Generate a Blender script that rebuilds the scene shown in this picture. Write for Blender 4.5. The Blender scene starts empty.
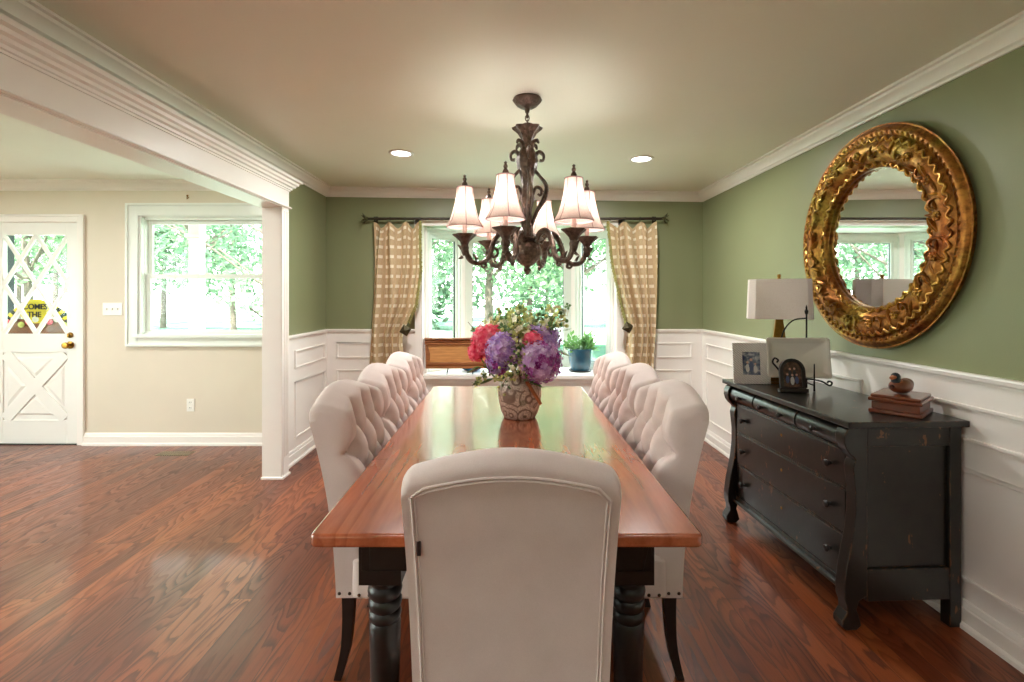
import bpy, math, random
from mathutils import Vector, Matrix, noise as mnoise
PI = math.pi
random.seed(7)
sc = bpy.context.scene
COL = sc.collection

def srgb(r, g, b):
    f = lambda c: c/12.92 if c <= .04045 else ((c+.055)/1.055)**2.4
    return (f(r/255), f(g/255), f(b/255), 1)

# ------------------------------------------------------------------ camera, world, sun, exposure
F, CX, CY, CAMZ = 490.0, 508.0, 297.0, 1.355
cam = bpy.data.cameras.new('camera'); camo = bpy.data.objects.new('camera', cam); COL.objects.link(camo)
camo.location = (0, 0, CAMZ); camo.rotation_euler = (PI/2, 0, 0)
cam.sensor_width = 36; cam.lens = F/1024*36
cam.shift_x = (512-CX)/1024; cam.shift_y = -(341-CY)/1024
cam.clip_start = .05; cam.clip_end = 300
sc.camera = camo
sc.view_settings.view_transform = 'Standard'; sc.view_settings.look = 'None'
sc.view_settings.gamma = 1; sc.view_settings.use_curve_mapping = False
sc.view_settings.exposure = 0.72
SKY, SUN, LAMP = 8.6, 27.0, 15.0
w = bpy.data.worlds.new('sky'); sc.world = w; w.use_nodes = True
nt = w.node_tree; nt.nodes.clear()
o_ = nt.nodes.new('ShaderNodeOutputWorld'); bg = nt.nodes.new('ShaderNodeBackground')
tc = nt.nodes.new('ShaderNodeTexCoord'); sx = nt.nodes.new('ShaderNodeSeparateXYZ'); rp = nt.nodes.new('ShaderNodeValToRGB')
nt.links.new(tc.outputs['Generated'], sx.inputs[0]); nt.links.new(sx.outputs[2], rp.inputs[0])
rp.color_ramp.elements[0].color = (.95, 1.0, .96, 1); rp.color_ramp.elements[1].color = (.70, .86, 1.0, 1)
nt.links.new(rp.outputs[0], bg.inputs[0]); bg.inputs[1].default_value = SKY
nt.links.new(bg.outputs[0], o_.inputs[0])
sd = bpy.data.lights.new('sun', 'SUN'); sd.energy = SUN; sd.angle = .02; sd.color = (1, .95, .86)
so = bpy.data.objects.new('sun', sd); COL.objects.link(so); so.rotation_euler = (math.radians(32), 0, math.radians(-12))
so.location = (0, -5, 12)
sc.cycles.max_bounces = 10; sc.cycles.diffuse_bounces = 6; sc.cycles.transparent_max_bounces = 24
sc.cycles.sample_clamp_indirect = 6; sc.cycles.caustics_reflective = False; sc.cycles.caustics_refractive = False
sc.cycles.use_denoising = True

def portal(loc, rot, sx_, sy_):
    l = bpy.data.lights.new('window_daylight', 'AREA'); l.shape = 'RECTANGLE'; l.size = sx_; l.size_y = sy_
    o = bpy.data.objects.new('window_daylight', l); COL.objects.link(o); o.location = loc; o.rotation_euler = rot
    l.cycles.is_portal = True
portal((.11, 5.42, 1.35), (-PI/2, 0, 0), 1.2, 1.4)
portal((-2.75, 4.62, 1.55), (-PI/2, 0, 0), 1.2, 1.15)
portal((-6.52, .6, 1.3), (0, PI/2, 0), 1.9, 3.4)
portal((-4.34, 4.7, 1.47), (-PI/2, 0, 0), .6, .9)

# ------------------------------------------------------------------ materials
class NB:
    def __init__(s, name):
        s.m = bpy.data.materials.new(name); s.m.use_nodes = True; s.t = s.m.node_tree; s.t.nodes.clear()
        s.out = s.n('OutputMaterial')
    def n(s, typ, **kw):
        x = s.t.nodes.new('ShaderNode'+typ)
        for k, v in kw.items(): setattr(x, k, v)
        return x
    def l(s, a, b): s.t.links.new(a, b)
    def coords(s, scale=(1, 1, 1), rot=(0, 0, 0), kind='Object'):
        t = s.n('TexCoord'); m = s.n('Mapping'); s.l(t.outputs[kind], m.inputs[0])
        m.inputs['Scale'].default_value = scale; m.inputs['Rotation'].default_value = rot
        return m.outputs[0]
    def noise(s, vec, scale=5, detail=4, rough=.5, dist=0):
        x = s.n('TexNoise'); s.l(vec, x.inputs['Vector']); x.inputs['Scale'].default_value = scale
        x.inputs['Detail'].default_value = detail; x.inputs['Roughness'].default_value = rough; x.inputs['Distortion'].default_value = dist
        return x.outputs['Fac']
    def ramp(s, fac, stops):
        r = s.n('ValToRGB'); s.l(fac, r.inputs[0]); e = r.color_ramp.elements
        while len(e) < len(stops): e.new(.5)
        for i, (p, c) in enumerate(stops):
            e[i].position = p; e[i].color = c if len(c) == 4 else (*c, 1)
        return r.outputs[0]
    def mix(s, fac, a, b, mode='MIX'):
        x = s.n('MixRGB', blend_type=mode)
        for i, v in zip((0, 1, 2), (fac, a, b)):
            if hasattr(v, 'links') or hasattr(v, 'is_linked'): s.l(v, x.inputs[i])
            else: x.inputs[i].default_value = v
        return x.outputs[0]
    def math(s, op, a, b=0.0, clamp=False):
        x = s.n('Math', operation=op, use_clamp=clamp)
        for i, v in zip((0, 1), (a, b)):
            if hasattr(v, 'is_linked'): s.l(v, x.inputs[i])
            else: x.inputs[i].default_value = v
        return x.outputs[0]
    def bsdf(s, color, rough=.5, metal=0, coat=0, bump=None, bstr=.2, bdist=.01, sheen=0, spec=.5, trans=0):
        b = s.n('BsdfPrincipled')
        if hasattr(color, 'is_linked'): s.l(color, b.inputs['Base Color'])
        else: b.inputs['Base Color'].default_value = color
        if hasattr(rough, 'is_linked'): s.l(rough, b.inputs['Roughness'])
        else: b.inputs['Roughness'].default_value = rough
        b.inputs['Metallic'].default_value = metal; b.inputs['Coat Weight'].default_value = coat
        b.inputs['Coat Roughness'].default_value = .12; b.inputs['Sheen Weight'].default_value = sheen
        b.inputs['Specular IOR Level'].default_value = spec; b.inputs['Transmission Weight'].default_value = trans
        if bump is not None:
            k = s.n('Bump'); k.inputs['Strength'].default_value = bstr; k.inputs['Distance'].default_value = bdist
            s.l(bump, k.inputs['Height']); s.l(k.outputs[0], b.inputs['Normal'])
            if coat: s.l(k.outputs[0], b.inputs['Coat Normal'])
        s.l(b.outputs[0], s.out.inputs[0]); return b

def sc_(c, k): return (min(1, c[0]*k), min(1, c[1]*k), min(1, c[2]*k), 1)

def plain(name, col, rough=.5, metal=0, var=.06, scale=14, bump=.0, bscale=None, coat=0, sheen=0, spec=.5, detail=4):
    b = NB(name); v = b.coords(); f = b.noise(v, scale, detail)
    c = b.ramp(f, [(.3, sc_(col, 1-var)), (.7, sc_(col, 1+var))])
    bf = None
    if bump: bf = b.noise(v, bscale or scale*4, 3)
    b.bsdf(c, rough, metal, coat, bf, bump, .01, sheen, spec)
    return b.m

MT = {}
MT['green'] = plain('sage_paint', srgb(134, 138, 102), .40, var=.02, scale=3, bump=.05, bscale=180)
MT['beige'] = plain('beige_paint', srgb(220, 209, 190), .5, var=.02, scale=3, bump=.05, bscale=180)
MT['ceil'] = plain('cream_ceiling_paint', srgb(236, 234, 218), .6, var=.015, scale=2, bump=.04, bscale=150)
MT['ceil2'] = plain('white_ceiling_paint', srgb(246, 248, 238), .6, var=.015, scale=2, bump=.04, bscale=150)
MT['trim'] = plain('white_gloss_trim', srgb(242, 236, 230), .40, var=.012, scale=5)
MT['vinyl'] = plain('white_window_vinyl', srgb(228, 232, 224), .3, var=.01, scale=5)
MT['doorw'] = plain('white_door_paint', srgb(236, 234, 228), .3, var=.01, scale=5)
MT['black'] = plain('black_painted_wood', srgb(30, 25, 22), .35, var=.25, scale=30)
MT['iron'] = plain('wrought_iron', srgb(22, 20, 20), .5, .6, var=.3, scale=60, bump=.2)
MT['brass'] = plain('aged_brass', srgb(150, 110, 50), .28, 1, var=.2, scale=30)
MT['bronze'] = plain('oil_rubbed_bronze', srgb(98, 82, 72), .33, .7, var=.5, scale=55, bump=.45, bscale=90)
MT['rod'] = plain('dark_rod_metal', srgb(60, 52, 40), .4, .6, var=.2, scale=40)
MT['nail'] = plain('bronze_nailhead', srgb(78, 62, 50), .35, .9, var=.2, scale=60)
MT['plate'] = plain('switch_plate_plastic', srgb(240, 238, 230), .35, var=.01)
MT['dark'] = plain('dark_slot', srgb(40, 38, 36), .6)
MT['candle'] = plain('candle_sleeve', srgb(205, 175, 165), .5, var=.05)
MT['whitecer'] = plain('white_glazed_platter', srgb(228, 224, 214), .25, var=.02, scale=9)
MT['boxwood'] = plain('reddish_box_wood', srgb(112, 56, 30), .28, var=.3, scale=18, coat=.5)
MT['leaf'] = plain('leaf_green', srgb(88, 122, 62), .45, var=.35, scale=25)
MT['leaf_y'] = plain('yellow_green_berry', srgb(186, 190, 112), .5, var=.3, scale=40)
MT['twig'] = plain('brown_twig', srgb(92, 72, 50), .7, var=.2)
MT['creamleaf'] = plain('cream_leaflet', srgb(236, 232, 200), .6, var=.1, scale=40)
MT['soil'] = plain('potting_soil', srgb(50, 38, 28), .9, var=.4, scale=60)
MT['bark'] = plain('tree_bark', srgb(84, 74, 64), .9, var=.3, scale=8, bump=.5)
MT['tagm'] = plain('dark_leather_tag', srgb(44, 28, 24), .6, var=.2, scale=80)
MT['porchw'] = plain('porch_white_paint', srgb(232, 236, 228), .5, var=.02)
MT['soffit'] = plain('porch_soffit_paint', srgb(232, 232, 214), .6, var=.02)
MT['asphalt'] = plain('pale_driveway', srgb(196, 198, 196), .9, var=.06, scale=3)
MT['shutter'] = plain('dark_green_shutter', srgb(20, 34, 40), .5, var=.1)
MT['yellow'] = plain('yellow_sign_paint', srgb(214, 190, 40), .5, var=.08, scale=20)
MT['inkb'] = plain('black_lettering', srgb(24, 22, 20), .6, var=.1)
MT['dwood'] = plain('dowel_wood', srgb(158, 92, 48), .5, var=.2, scale=50)
MT['ventm'] = plain('brown_register_metal', srgb(176, 156, 130), .5, .0, var=.1)

def leafmat(name, c1, c2):
    b = NB(name); f = b.noise(b.coords(), 1.6, 3)
    c = b.ramp(f, [(.35, c1), (.65, c2)])
    d = b.n('BsdfDiffuse'); t = b.n('BsdfTranslucent'); a = b.n('AddShader')
    b.l(c, d.inputs[0]); b.l(b.mix(.25, c, (.42, .55, .28, 1)), t.inputs[0])
    m = b.n('MixShader'); m.inputs[0].default_value = .45
    b.l(d.outputs[0], m.inputs[1]); b.l(t.outputs[0], m.inputs[2]); b.l(m.outputs[0], b.out.inputs[0]); return b.m
MT['tree_a'] = leafmat('bright_tree_leaves', srgb(74, 102, 78), srgb(116, 140, 108))
MT['tree_b'] = leafmat('deep_tree_leaves', srgb(62, 88, 72), srgb(98, 122, 100))
MT['potleaf'] = leafmat('glossy_pot_leaves', srgb(66, 118, 62), srgb(136, 174, 98))

def m_glass():
    b = NB('window_glass'); f = b.n('Fresnel'); f.inputs[0].default_value = 1.35
    t = b.n('BsdfTransparent'); g = b.n('BsdfGlossy'); g.inputs['Roughness'].default_value = .02
    n_ = b.noise(b.coords(), 2); c = b.ramp(n_, [(0, (.93, .97, .95, 1)), (1, (.95, .98, .96, 1))]); b.l(c, t.inputs[0])
    gm_ = b.n('NewGeometry'); ff = b.math('MULTIPLY', f.outputs[0], b.math('SUBTRACT', 1.0, gm_.outputs['Backfacing']))
    m = b.n('MixShader'); b.l(ff, m.inputs[0]); b.l(t.outputs[0], m.inputs[1]); b.l(g.outputs[0], m.inputs[2])
    b.l(m.outputs[0], b.out.inputs[0]); return b.m
MT['glass'] = m_glass()

def m_mirror():
    b = NB('mirror_glass'); n_ = b.noise(b.coords(), 3)
    c = b.ramp(n_, [(0, (.90, .93, .92, 1)), (1, (.92, .95, .94, 1))]); b.bsdf(c, .015, 1); return b.m
MT['mirror'] = m_mirror()

def emit(name, col, s):
    b = NB(name); n_ = b.noise(b.coords(), 8); c = b.ramp(n_, [(0, sc_(col, .97)), (1, col)])
    e = b.n('Emission'); b.l(c, e.inputs[0]); e.inputs[1].default_value = s; b.l(e.outputs[0], b.out.inputs[0]); return b.m
MT['bulb'] = emit('glowing_bulb', (1, .93, .82, 1), 14)
MT['lens'] = emit('lit_downlight_lens', (1, .98, .93, 1), 6)

def m_fabric(name, c, c2, weave=520):
    b = NB(name); v = b.coords(); f = b.noise(v, 9, 4)
    fine = b.noise(v, weave, 2, .7)
    col = b.ramp(f, [(.3, c2), (.7, c)])
    col = b.mix(.14, col, b.ramp(fine, [(.3, (.3, .25, .22, 1)), (.7, (1, 1, 1, 1))]), 'MULTIPLY')
    b.bsdf(col, .88, bump=fine, bstr=.25, bdist=.002, sheen=.25, spec=.2); return b.m
MT['linen'] = m_fabric('ivory_linen', srgb(230, 216, 211), srgb(221, 206, 200))

def m_shade_lit():
    b = NB('lit_pleated_shade'); f = b.noise(b.coords(), 160, 2)
    c = b.ramp(f, [(.3, srgb(240, 228, 222)), (.7, srgb(252, 244, 240))])
    d = b.n('BsdfDiffuse'); t = b.n('BsdfTranslucent'); b.l(c, d.inputs[0]); b.l(c, t.inputs[0])
    m = b.n('MixShader'); m.inputs[0].default_value = .6
    b.l(d.outputs[0], m.inputs[1]); b.l(t.outputs[0], m.inputs[2]); b.l(m.outputs[0], b.out.inputs[0]); return b.m
MT['shade'] = m_shade_lit()
def m_cloth():
    b = NB('white_linen_shade'); f = b.noise(b.coords(), 260, 2); c = b.ramp(f, [(.3, srgb(240, 232, 226)), (.7, srgb(250, 244, 240))])
    d = b.n('BsdfDiffuse'); t = b.n('BsdfTranslucent'); b.l(c, d.inputs[0]); b.l(c, t.inputs[0])
    m = b.n('MixShader'); m.inputs[0].default_value = .4
    b.l(d.outputs[0], m.inputs[1]); b.l(t.outputs[0], m.inputs[2]); b.l(m.outputs[0], b.out.inputs[0]); return b.m
MT['shade_w'] = m_cloth()
MT['shade_rib'] = plain('shade_binding', srgb(190, 160, 160), .8, var=.05)

def m_floor():
    b = NB('red_oak_planks'); tcn = b.n('TexCoord'); sp = b.n('SeparateXYZ'); b.l(tcn.outputs['Object'], sp.inputs[0])
    cb = b.n('CombineXYZ'); b.l(sp.outputs[1], cb.inputs[0]); b.l(sp.outputs[0], cb.inputs[1])
    br = b.n('TexBrick'); b.l(cb.outputs[0], br.inputs['Vector']); br.offset = .37; br.offset_frequency = 3
    br.inputs['Color1'].default_value = (0, 0, 0, 1); br.inputs['Color2'].default_value = (1, 1, 1, 1); br.inputs['Mortar'].default_value = (.5, .5, .5, 1)
    br.inputs['Scale'].default_value = 1; br.inputs['Mortar Size'].default_value = .0012; br.inputs['Mortar Smooth'].default_value = .2
    br.inputs['Brick Width'].default_value = 1.35; br.inputs['Row Height'].default_value = .082
    rnd = b.n('SeparateColor'); b.l(br.outputs['Color'], rnd.inputs[0]); r = rnd.outputs[0]
    # per-plank shift of the grain
    off = b.n('CombineXYZ'); b.l(b.math('MULTIPLY', r, 7.3), off.inputs[0]); b.l(b.math('MULTIPLY', r, 31.0), off.inputs[1])
    ad = b.n('VectorMath', operation='ADD'); b.l(tcn.outputs['Object'], ad.inputs[0]); b.l(off.outputs[0], ad.inputs[1])
    mp = b.n('Mapping'); b.l(ad.outputs[0], mp.inputs[0]); mp.inputs['Scale'].default_value = (1, .17, 1)
    nz = b.noise(mp.outputs[0], 6.5, 1.5, .45)
    wob = b.noise(mp.outputs[0], 60, 2, .5)
    ct = b.math('FRACT', b.math('ADD', b.math('MULTIPLY', nz, 17), b.math('MULTIPLY', wob, .55)))
    mp2 = b.n('Mapping'); b.l(ad.outputs[0], mp2.inputs[0]); mp2.inputs['Scale'].default_value = (1, .035, 1)
    fine = b.noise(mp2.outputs[0], 170, 3, .6)
    base = b.ramp(r, [(0, srgb(104, 46, 20)), (.5, srgb(126, 60, 28)), (1, srgb(150, 78, 38))])
    grain = b.ramp(ct, [(0, (1, 1, 1, 1)), (.08, (.24, .16, .13, 1)), (.26, (.48, .38, .32, 1)), (.55, (1.0, 1.0, 1.0, 1))])
    gm = b.ramp(b.noise(mp.outputs[0], 5, 2), [(.40, (.30,)*3), (.60, (.88,)*3)])
    c = b.mix(gm, base, grain, 'MULTIPLY')
    c = b.mix(.45, c, b.ramp(fine, [(.35, (.5, .45, .42, 1)), (.6, (1, 1, 1, 1))]), 'MULTIPLY')
    c = b.mix(br.outputs['Fac'], c, srgb(46, 22, 12))
    h = b.math('SUBTRACT', b.math('MULTIPLY', ct, .35), b.math('MULTIPLY', br.outputs['Fac'], 1.0))
    rf = b.ramp(ct, [(0, (.46,)*3), (1, (.30,)*3)])
    b.bsdf(c, rf, coat=.22, bump=h, bstr=.22, bdist=.002); return b.m
MT['floor'] = m_floor()

def m_wood(name, c1, c2, dark, rough=.25, coat=.5, axis='Y', wscale=5, plank=.14):
    b = NB(name); s = {'Y': (1, .1, 1), 'X': (.1, 1, 1), 'Z': (1, 1, .1)}[axis]
    v = b.coords(s)
    nz = b.noise(v, wscale*.35, 1.5, .4); ct = b.math('FRACT', b.math('MULTIPLY', nz, 14))
    f = b.noise(v, 60, 4, .6)
    c = b.ramp(ct, [(0, c2), (.12, c1), (.6, c2)])
    c = b.mix(.35, c, b.ramp(f, [(.35, dark), (.65, (1, 1, 1, 1))]), 'MULTIPLY')
    b.bsdf(c, rough, coat=coat); return b.m
MT['tabletop'] = m_wood('warm_pine_tabletop', srgb(160, 84, 52), srgb(184, 104, 68), srgb(190, 140, 110), .2, 1.0, 'Y', 10)
MT['benchwood'] = m_wood('golden_oak', srgb(200, 138, 80), srgb(220, 160, 98), srgb(150, 92, 50), .4, .2, 'X', 8)
MT['bencht'] = m_wood('dark_walnut_moulding', srgb(140, 84, 48), srgb(168, 106, 62), srgb(70, 36, 20), .4, .2, 'X', 8)

def m_distress():
    b = NB('distressed_black_paint'); v = b.coords(); n1 = b.noise(v, 7, 5, .65); n2 = b.noise(b.coords((1, 1, .25)), 38, 4, .7)
    wear = b.math('MULTIPLY', b.math('GREATER_THAN', n1, .575), b.math('GREATER_THAN', n2, .595))
    base = b.ramp(b.noise(v, 20, 3), [(.3, srgb(20, 18, 15)), (.7, srgb(32, 30, 24))])
    c = b.mix(b.math('MULTIPLY', wear, .7), base, srgb(134, 84, 46))
    geo = b.n('NewGeometry'); bv = b.n('Bevel', samples=4); bv.inputs[0].default_value = .005
    dp = b.n('VectorMath', operation='DOT_PRODUCT'); b.l(geo.outputs['Normal'], dp.inputs[0]); b.l(bv.outputs[0], dp.inputs[1])
    e = b.math('MULTIPLY', b.math('LESS_THAN', dp.outputs['Value'], .96), b.math('GREATER_THAN', n2, .53))
    c = b.mix(b.math('MULTIPLY', e, .75), c, srgb(140, 92, 54))
    b.bsdf(c, .30, coat=.3, bump=n2, bstr=.08, bdist=.003); return b.m
MT['dresser'] = m_distress()

def m_gold(name, a, b_, c_, rough=.36):
    b = NB(name); v = b.coords(); n1 = b.noise(v, 5, 3, .6); n2 = b.noise(v, 46, 4, .6)
    c = b.ramp(n1, [(.32, a), (.5, b_), (.68, c_)])
    c = b.mix(.75, c, b.ramp(n2, [(.36, (.22, .14, .07, 1)), (.6, (1, 1, 1, 1))]), 'MULTIPLY')
    b.bsdf(c, rough, .8, bump=n2, bstr=.4, bdist=.006); return b.m
MT['gold'] = m_gold('antique_gold_leaf', srgb(150, 84, 36), srgb(172, 116, 50), srgb(168, 146, 62))
MT['goldhi'] = m_gold('rubbed_gold_highlight', srgb(196, 120, 62), srgb(206, 160, 74), srgb(210, 186, 96), .3)

def m_curtain():
    b = NB('sheer_squares_curtain'); t = b.n('TexCoord'); s = b.n('SeparateXYZ'); b.l(t.outputs['UV'], s.inputs[0])
    fu = b.math('FRACT', s.outputs[0]); fv = b.math('FRACT', s.outputs[1])
    inu = b.math('MULTIPLY', b.math('GREATER_THAN', fu, .22), b.math('LESS_THAN', fu, .80))
    inv = b.math('MULTIPLY', b.math('GREATER_THAN', fv, .40), b.math('LESS_THAN', fv, .72))
    sq = b.math('MULTIPLY', inu, inv)
    band = b.math('LESS_THAN', b.math('ABSOLUTE', b.math('SUBTRACT', fu, .5)), .10)
    fine = b.noise(b.coords((1, 1, .1)), 300, 2)
    base = b.ramp(fine, [(.3, srgb(192, 164, 128)), (.7, srgb(214, 188, 150))])
    base = b.mix(b.math('MULTIPLY', band, .25), base, srgb(214, 196, 152))
    c = b.mix(b.math('MULTIPLY', sq, .9), base, srgb(246, 236, 214))
    d = b.n('BsdfDiffuse'); tr = b.n('BsdfTranslucent'); b.l(c, d.inputs[0]); b.l(c, tr.inputs[0])
    m = b.n('MixShader'); m.inputs[0].default_value = .15
    b.l(d.outputs[0], m.inputs[1]); b.l(tr.outputs[0], m.inputs[2]); b.l(m.outputs[0], b.out.inputs[0]); return b.m
MT['curtain'] = m_curtain()
MT['fringe'] = plain('olive_fringe', srgb(150, 144, 84), .8, var=.35, scale=60)
MT['medal'] = plain('bronze_medallion', srgb(72, 62, 38), .4, .5, var=.4, scale=60)
MT['sheer'] = plain('white_sheer', srgb(232, 236, 230), .8, var=.02)
MT['finial'] = plain('smoky_leaf_finial', srgb(74, 72, 44), .35, .3, var=.3, scale=40)

def m_vase():
    b = NB('scrollwork_ceramic'); v = b.coords(); 
    vo = b.n('TexVoronoi', feature='F1'); b.l(v, vo.inputs['Vector']); vo.inputs['Scale'].default_value = 13
    ring = b.math('ABSOLUTE', b.math('SUBTRACT', b.math('FRACT', b.math('MULTIPLY', vo.outputs['Distance'], 3.2)), .5))
    n1 = b.noise(v, 62, 3, .6, 1.2); vein = b.math('ABSOLUTE', b.math('SUBTRACT', n1, .5))
    base = b.ramp(b.noise(v, 9, 4), [(.3, srgb(198, 186, 168)), (.7, srgb(230, 220, 204))])
    c = b.mix(b.ramp(ring, [(.10, (.85,)*3), (.18, (0,)*3)]), base, srgb(112, 92, 78))
    c = b.mix(b.ramp(vein, [(.02, (.7,)*3), (.05, (0,)*3)]), c, srgb(120, 96, 84))
    gn = b.noise(v, 17, 2)
    c = b.mix(b.ramp(gn, [(.58, (0,)*3), (.64, (.55,)*3)]), c, srgb(92, 98, 66))
    b.bsdf(c, .35, coat=.2, bump=n1, bstr=.1); return b.m
MT['vase'] = m_vase()
MT['pot'] = plain('blue_glazed_pot', srgb(34, 78, 98), .2, var=.3, scale=9, coat=.5)
MT['bluedish'] = plain('blue_glass_dish', srgb(30, 110, 170), .15, var=.2, scale=9, coat=.5)

def m_petal(name, cols):
    b = NB(name); f = b.noise(b.coords(), 26, 3, .6)
    c = b.ramp(f, [(.3, cols[0]), (.5, cols[1]), (.7, cols[2])])
    d = b.n('BsdfDiffuse'); t = b.n('BsdfTranslucent'); b.l(c, d.inputs[0]); b.l(c, t.inputs[0])
    m = b.n('MixShader'); m.inputs[0].default_value = .3
    b.l(d.outputs[0], m.inputs[1]); b.l(t.outputs[0], m.inputs[2]); b.l(m.outputs[0], b.out.inputs[0]); return b.m
MT['pink'] = m_petal('coral_pink_petals', [srgb(232, 66, 110), srgb(246, 120, 144), srgb(253, 190, 200)])
MT['purple'] = m_petal('purple_petals', [srgb(138, 92, 176), srgb(184, 148, 214), srgb(224, 208, 240)])
MT['lav'] = m_petal('lavender_petals', [srgb(166, 112, 180), srgb(204, 168, 212), srgb(238, 222, 240)])
MT['magenta'] = m_petal('magenta_petals', [srgb(134, 44, 122), srgb(172, 84, 160), srgb(214, 150, 204)])

def m_photo(name, a, b_, c_):
    b = NB(name); v = b.coords(); f = b.noise(v, 34, 3); g = b.n('SeparateXYZ'); b.l(v, g.inputs[0])
    c = b.ramp(f, [(.35, a), (.5, b_), (.62, c_)]); b.bsdf(c, .15, coat=.3); return b.m
MT['photo_a'] = m_photo('family_photo_blue', srgb(60, 74, 110), srgb(120, 128, 140), srgb(196, 196, 200))
MT['photo_b'] = m_photo('family_photo_dark', srgb(48, 34, 30), srgb(88, 66, 56), srgb(120, 90, 72))
MT['skin'] = plain('printed_face', srgb(214, 168, 146), .3); MT['clw'] = plain('printed_white_shirt', srgb(214, 210, 206), .3)
MT['clb'] = plain('printed_blue_shirt', srgb(70, 84, 120), .3); MT['clk'] = plain('printed_dark_shirt', srgb(36, 34, 40), .3)

def m_weave():
    b = NB('white_basketweave'); v = b.coords(); ch = b.n('TexChecker'); b.l(v, ch.inputs[0]); ch.inputs['Scale'].default_value = 60
    wv = b.n('TexWave', bands_direction='DIAGONAL'); b.l(v, wv.inputs[0]); wv.inputs['Scale'].default_value = 40
    c = b.mix(.5, b.ramp(wv.outputs['Fac'], [(.1, srgb(196, 190, 186)), (.5, srgb(238, 234, 230))]), srgb(232, 228, 224))
    b.bsdf(c, .5, bump=wv.outputs['Fac'], bstr=.8, bdist=.004); return b.m
MT['weave'] = m_weave()

def m_lawn():
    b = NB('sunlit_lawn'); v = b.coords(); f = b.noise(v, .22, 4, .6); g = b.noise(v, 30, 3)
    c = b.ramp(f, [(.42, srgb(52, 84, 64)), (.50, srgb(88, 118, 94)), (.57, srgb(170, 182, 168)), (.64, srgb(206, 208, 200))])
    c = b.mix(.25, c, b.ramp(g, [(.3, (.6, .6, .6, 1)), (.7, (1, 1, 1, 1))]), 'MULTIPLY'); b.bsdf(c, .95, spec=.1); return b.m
MT['lawn'] = m_lawn()

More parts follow.
